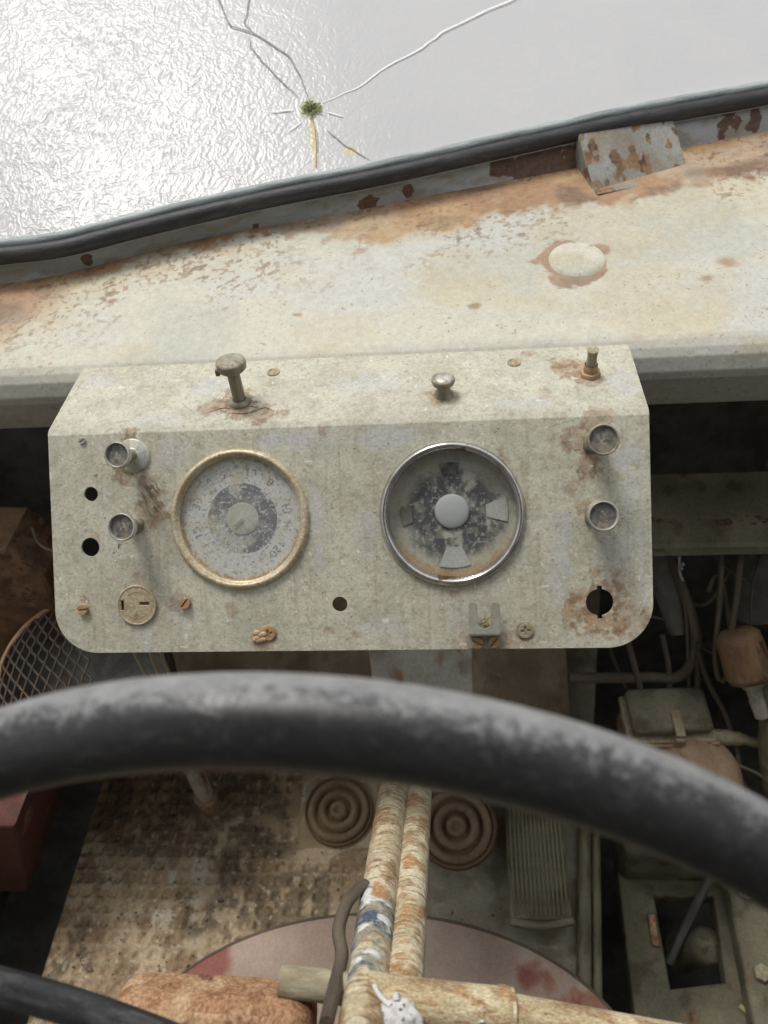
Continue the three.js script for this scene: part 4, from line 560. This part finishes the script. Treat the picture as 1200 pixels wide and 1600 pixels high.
{ // loose dirt on the mat and floor
  const g = new THREE.TetrahedronGeometry(1, 1), N = 1500, im = new THREE.InstancedMesh(g, plain(0.26, 0.22, 0.16, 0.95), N), m = new THREE.Matrix4(), q = new THREE.Quaternion(), e = new THREE.Euler(), c = new THREE.Color();
  for (let i = 0; i < N; i++) { const left = i < 700, x = left ? rnd(-0.38, -0.2) * 1 : rnd(-0.38, 0.2), z = left ? lerp(-0.08, 0.3, rnd() * rnd()) : rnd(-0.08, 0.3), s = rnd(0.0005, 0.0016) * (rnd() > 0.96 ? 2 : 1); e.set(rnd(0, 6), rnd(0, 6), rnd(0, 6)); m.compose(V(x, 0.0115, z), q.setFromEuler(e), V(s * rnd(0.6, 1.6), s * 0.7, s * rnd(0.6, 1.6))); im.setMatrixAt(i, m); const k = rnd(0.3, 1.5); im.setColorAt(i, c.setRGB(k, k * rnd(0.9, 1.05), k * rnd(0.8, 1.05))); }
  im.name = 'loose_dirt'; scene.add(im); tag(im, 'loose crumbs of dirt scattered over the floor mat', 'dirt'); im.userData.kind = 'stuff';
}

// ---------------------------------------------------------------- heater at the left
{
  const t = thing('heater', 'dark red heater box with round expanded metal mesh guard', 'heater');
  const C = V(-0.299, 0.32, 0.011), N = V(0.1, 0.9, 0.42).normalize(), A = V(1, 0, -0.35).projectOnPlane(N).normalize(), B = N.clone().cross(A), RR = 0.086;
  const at = (u, v) => { const r = Math.hypot(u, v) / RR, dome = -0.03 * Math.pow(clamp(r), 3.2); return C.clone().addScaledVector(A, u).addScaledVector(B, v).addScaledVector(N, dome); };
  const gs = [], cw = 0.0125, ch = 0.019; // expanded metal: zigzag strands
  for (let row = -12; row <= 12; row++) for (const s of [1, -1]) { let run = []; const flush = () => { if (run.length > 1) gs.push(tube(run, 0.0013, { rad: 5, seg: (run.length - 1) * 2, caps: false })); run = []; };
    for (let k = -20; k <= 20; k++) { const v = k * ch / 2, u = row * cw + ((k & 1) ? cw / 2 * s : 0) * 0.92; if (Math.hypot(u, v) < RR && u < 0.022) run.push(at(u, v)); else flush(); } flush(); }
  part(t, 'mesh_guard', mergeGeometries(gs), M.meshBrown, 'dark expanded metal mesh');
  const rim = []; for (let i = 0; i <= 72; i++) { const a = (0.5 + 0.5 * i / 72) * Math.PI; rim.push(at(RR * Math.cos(a), RR * Math.sin(a))); } part(t, 'guard_rim', tube(rim, 0.0028, { rad: 8, seg: 140, caps: false }), M.rustOrange);
  const seg = []; for (let i = 0; i < 26; i++) { const a = (0.5 + 0.5 * i / 26) * Math.PI, p = at(RR * Math.cos(a), RR * Math.sin(a)), q = p.clone().addScaledVector(N, -0.02); seg.push(tube([p, q], 0.002, { rad: 5, seg: 1, caps: false })); } part(t, 'rim_strands', mergeGeometries(seg), M.rustOrange);
  part(t, 'fan_well', along(lathe([[RR * 0.97, -0.032], [RR * 0.97, -0.08], [0, -0.08]], 48), C.toArray(), N.toArray()), M.darkMetal);
  // body below: a tapering box
  const s = new THREE.Shape(); s.moveTo(-0.56, 0.21); s.lineTo(-0.331, 0.21); s.lineTo(-0.335, 0.2); s.lineTo(-0.392, 0.03); s.lineTo(-0.56, 0.03); s.closePath();
  part(t, 'body', boxUV(extrude(s, 0.2, 0.004).translate(-0.034, 0, -0.09)), M.redBrown);
  const s2 = new THREE.Shape(); s2.moveTo(-0.47, 0.25); s2.lineTo(-0.335, 0.25); s2.lineTo(-0.312, 0.415); s2.lineTo(-0.338, 0.452); s2.lineTo(-0.47, 0.462); s2.closePath();
  part(t, 'duct', boxUV(extrude(s2, 0.05, 0.006).translate(-0.016, -0.03, -0.12)), M.rustBrown, 'rusty brown upright duct');
}
single('thin_cable', tube([[-0.335, 0.425, -0.09], [-0.32, 0.42, -0.07], [-0.26, 0.41, -0.06], [-0.2, 0.4, -0.06]], 0.0016, { rad: 6 }), M.hose, 'thin grey cable stretched from rusty duct behind the panel', 'cable');

// ---------------------------------------------------------------- engine opening at the right
{
  const t = thing('under_dash_beam', 'dirty metal beam crossing under the dashboard beside the panel', 'beam');
  part(t, 'upper_ledge', sheetX([[0.374, -0.195], [0.3715, -0.19], [0.368, -0.18], [0.362, -0.125], [0.345, -0.122]], -0.2, 0.78, -0.003), M.olive); scaleUV(t.children[0].geometry, 5, 5);
  part(t, 'lower_lip', boxUV(sheetX([[0.347, -0.1205], [0.347, -0.118], [0.339, -0.117], [0.335, -0.121]], 0.1, 0.78, -0.003)), M.olive); part(t, 'dirt_ridge', boxUV(mergeGeometries(Array.from({ length: 160 }, () => new THREE.DodecahedronGeometry(rnd(0.001, 0.0042), 0).scale(1.3, 0.6, 1).translate(rnd(0.24, 0.55), 0.365 + rnd(-0.001, 0.002), rnd(-0.165, -0.128))))), M.rustBrown); t.children[2].userData.kind = 'stuff';
}
{
  const t = thing('fluid_reservoir', 'beige fluid reservoir with flat lid held by a wire clip', 'reservoir'); t.position.set(0.302, 0.165, -0.03); t.rotation.set(0.12, 0.05, -0.03);
  part(t, 'lid', rbox(0.084, 0.016, 0.05, 0.006).translate(0, 0.014, -0.004), M.olive); part(t, 'lid_rim', rbox(0.094, 0.007, 0.056, 0.003).translate(0, 0.002, 0), M.paleOld); part(t, 'body', rbox(0.09, 0.05, 0.05, 0.008).translate(0.002, -0.026, 0), M.housing);
  part(t, 'wire_clip', tube([[-0.048, 0.004, 0.029], [0, 0.0045, 0.031], [0.048, 0.003, 0.029]], 0.0022, { rad: 8 }), M.housing); part(t, 'clip_strap', mergeGeometries([rbox(0.01, 0.026, 0.004, 0.0015).translate(0.004, 0.008, 0.031), rbox(0.01, 0.004, 0.03, 0.0015).translate(0.004, 0.023, 0.014)]), M.paleOld); part(t, 'end_loop', new THREE.TorusGeometry(0.006, 0.002, 8, 20).translate(-0.052, 0.001, 0.028), M.hose);
  part(t, 'outlet', along(lathe([[0.0085, 0], [0.0085, 0.018], [0.0075, 0.019], [0.0075, 0.03], [0.006, 0.031], [0.006, 0.036]], 20), [0.046, -0.006, 0.018], [1, -0.05, 0.1]), M.paleOld);
}
single('outlet_pipe', tube([[0.382, 0.152, -0.014], [0.398, 0.15, -0.012], [0.412, 0.158, -0.016], [0.418, 0.178, -0.028], [0.42, 0.21, -0.04]], 0.0055, { rad: 12 }), M.paleOld, 'bent pale pipe leaving the reservoir outlet', 'pipe');
single('round_housing', along(lathe([[0, 0.05], [0.02, 0.048], [0.04, 0.038], [0.053, 0.02], [0.058, 0], [0.06, -0.03], [0.066, -0.034], [0.066, -0.06]], 48), [0.322, 0.118, 0.018], [0.1, 0.8, 0.5]), M.housing, 'dusty brown domed housing below the fluid reservoir', 'housing');
{
  const t = thing('brown_canister', 'rusty tan canister with hose fitting hanging beside the engine opening', 'canister'); const a = [0.362, 0.272, -0.066], d = V(0.013, -0.034, 0.03).normalize().toArray();
  part(t, 'can', along(lathe([[0, -0.004], [0.016, -0.003], [0.0215, 0.002], [0.0225, 0.01], [0.0235, 0.044], [0.021, 0.05], [0.011, 0.0515]], 36), a, d), M.canister); part(t, 'fitting', along(lathe([[0.0105, 0.049], [0.0105, 0.058], [0.0078, 0.06], [0.0086, 0.064], [0.0078, 0.068], [0.0086, 0.072], [0.0075, 0.09]], 20), a, d), M.silver);
}
single('fat_hose', tube([[0.405, 0.235, -0.03], [0.41, 0.17, 0.0], [0.425, 0.08, 0.03], [0.43, -0.1, 0.05]], 0.02, { rad: 20 }), M.olive, 'thick grey-green hose dropping below the brown canister', 'hose');
const hose = (pts, r, label, m = M.hose) => single('engine_hose', tube(pts, r, { rad: 9 }), m, label, 'hose', 'thin hoses in the engine opening');
hose([[0.2, 0.193, -0.066], [0.29, 0.19, -0.068], [0.318, 0.19, -0.068], [0.333, 0.205, -0.078], [0.335, 0.235, -0.1], [0.305, 0.3, -0.16], [0.285, 0.34, -0.2]], 0.0062, 'thick bent hose running level behind the reservoir lid');
hose([[0.335, 0.225, -0.08], [0.345, 0.2, -0.06], [0.366, 0.165, -0.03], [0.378, 0.13, 0.0], [0.372, 0.1, 0.03]], 0.0032, 'thin hose curving down past the reservoir outlet');
hose([[0.337, 0.23, -0.085], [0.338, 0.2, -0.07], [0.339, 0.165, -0.05]], 0.0032, 'short thin hose dropping behind the reservoir lid');
hose([[0.352, 0.36, -0.16], [0.35, 0.29, -0.1], [0.347, 0.235, -0.06], [0.353, 0.215, -0.045], [0.362, 0.23, -0.055], [0.36, 0.27, -0.09], [0.35, 0.3, -0.12], [0.342, 0.285, -0.11]], 0.003, 'looped thin hose beside the brown canister');
hose([[0.375, 0.34, -0.15], [0.365, 0.3, -0.1], [0.358, 0.27, -0.07]], 0.0035, 'thin hose entering the top of the brown canister');
hose([[0.262, 0.23, -0.1], [0.272, 0.2, -0.07], [0.281, 0.17, -0.045]], 0.0035, 'thin bent rod standing behind the lid corner');
hose([[0.302, 0.225, -0.1], [0.308, 0.2, -0.075], [0.308, 0.17, -0.05]], 0.0032, 'thin bent rod standing behind the lid middle');
{ const runs = [[[0.26, 0.33, -0.19], [0.3, 0.27, -0.14], [0.345, 0.25, -0.12], [0.38, 0.3, -0.15]], [[0.25, 0.22, -0.12], [0.3, 0.235, -0.115], [0.36, 0.2, -0.09], [0.42, 0.21, -0.08]], [[0.31, 0.33, -0.18], [0.325, 0.25, -0.11], [0.33, 0.18, -0.06]], [[0.4, 0.32, -0.15], [0.385, 0.27, -0.1], [0.4, 0.22, -0.06], [0.44, 0.2, -0.05]], [[0.27, 0.15, -0.08], [0.25, 0.2, -0.11], [0.27, 0.28, -0.16]], [[0.33, 0.33, -0.17], [0.37, 0.29, -0.13], [0.43, 0.28, -0.11]], [[0.345, 0.17, -0.02], [0.36, 0.14, 0.0], [0.4, 0.13, 0.02], [0.43, 0.09, 0.05]]];
  runs.forEach((p, i) => single('tangled_wire', tube(p, i % 2 ? 0.0015 : 0.0021, { rad: 7 }), M.hose, 'thin dusty wire in the tangle behind the fluid reservoir', 'wire', 'tangled wires in the engine opening')); }
single('dark_duct', tube([[0.27, 0.36, -0.22], [0.3, 0.28, -0.15], [0.325, 0.22, -0.11]], 0.014, { rad: 16 }), M.darkMetal, 'dark slanting tube behind the instrument panel edge', 'tube');
single('dark_duct', tube([[0.43, 0.36, -0.22], [0.4, 0.3, -0.16], [0.41, 0.22, -0.13]], 0.022, { rad: 16 }), M.darkMetal, 'dark thick tube behind the brown canister', 'tube');
{ // olive casting with a rectangular window
  const t = thing('engine_casting', 'olive grimy metal casting with rectangular opening and bolts', 'casting'); t.position.set(0, -0.06, 0);
  const s = new THREE.Shape(); s.moveTo(0.2695, 0.03); s.lineTo(0.5, 0.03); s.lineTo(0.5, -0.4); s.lineTo(0.252, -0.4); s.lineTo(0.262, -0.14); s.closePath(); // shape plane: x, -z
  const p = new THREE.Path(); p.moveTo(0.3041, -0.073); p.lineTo(0.3033, -0.1709); p.lineTo(0.3648, -0.163); p.lineTo(0.3731, -0.0718); p.closePath(); s.holes.push(p);
  part(t, 'frame', boxUV(extrude(s, 0.02, 0.003).rotateX(-Math.PI / 2).translate(0, -0.023, 0)), M.olive);
  part(t, 'side_web', boxUV(new THREE.BoxGeometry(0.008, 0.1, 0.12).translate(0.298, -0.075, 0.125)), M.olive); part(t, 'rusty_strip', rbox(0.008, 0.005, 0.034, 0.002).rotateY(-0.05).translate(0.2955, 0.003, 0.112), M.rustOrange);
  part(t, 'flange', rbox(0.05, 0.03, 0.2, 0.006).rotateY(-0.06).translate(0.405, 0.014, 0.12), M.olive); part(t, 'block', rbox(0.16, 0.09, 0.1, 0.014).translate(0.345, 0.035, 0.005), M.olive);
  for (const [x, z] of [[0.401, 0.078], [0.395, 0.162], [0.425, 0.12]]) part(t, 'bolt', along(lathe([[0.0095, 0], [0.0095, 0.007], [0.008, 0.0085], [0, 0.0085]], 6), [x, 0.0285, z], [0, 1, 0]), M.paleOld);
  part(t, 'lump', along(lathe([[0, 0.03], [0.016, 0.026], [0.022, 0.012], [0.02, -0.02], [0.024, -0.04]], 24), [0.356, -0.04, 0.116], [0.3, 1, 0.2]), M.olive); part(t, 'link_rod', tube([[0.318, -0.05, 0.13], [0.345, -0.005, 0.09], [0.375, 0.03, 0.05]], 0.005, { rad: 10 }), M.darkMetal);
  part(t, 'straw_bit', tube([[0.372, 0.003, 0.186], [0.385, 0.004, 0.2], [0.392, 0.003, 0.21]], 0.003, { rad: 6 }), M.strawDry);
}
{ // cobweb rag under the beam
  const t = thing('cobweb', 'grey cobweb scrap hanging from the dirty beam', 'cobweb'), g = [[[0.28, 0.348, -0.1245], [0.3, 0.339, -0.12], [0.306, 0.334, -0.118]], [[0.3173, 0.345, -0.1245], [0.311, 0.338, -0.12], [0.306, 0.334, -0.118]], [[0.306, 0.335, -0.118], [0.3045, 0.328, -0.111], [0.305, 0.322, -0.105], [0.308, 0.3161, -0.099]]];
  part(t, 'threads', mergeGeometries(g.map((p, i) => tube(p, i === 2 ? 0.0013 : 0.0008, { rad: 5, caps: false }))), plain(0.35, 0.34, 0.32, 1)); const gs = []; for (let i = 0; i < 14; i++) gs.push(new THREE.IcosahedronGeometry(rnd(0.0007, 0.002), 1).translate(0.3055 + rnd(-0.002, 0.002), lerp(0.336, 0.32, rnd()), lerp(-0.119, -0.105, rnd()))); part(t, 'fluff', mergeGeometries(gs), plain(0.3, 0.29, 0.27, 1));
}

scene.traverse((o) => { if (o.isMesh) { o.castShadow = true; o.receiveShadow = true; } });
renderer.render(scene, camera);
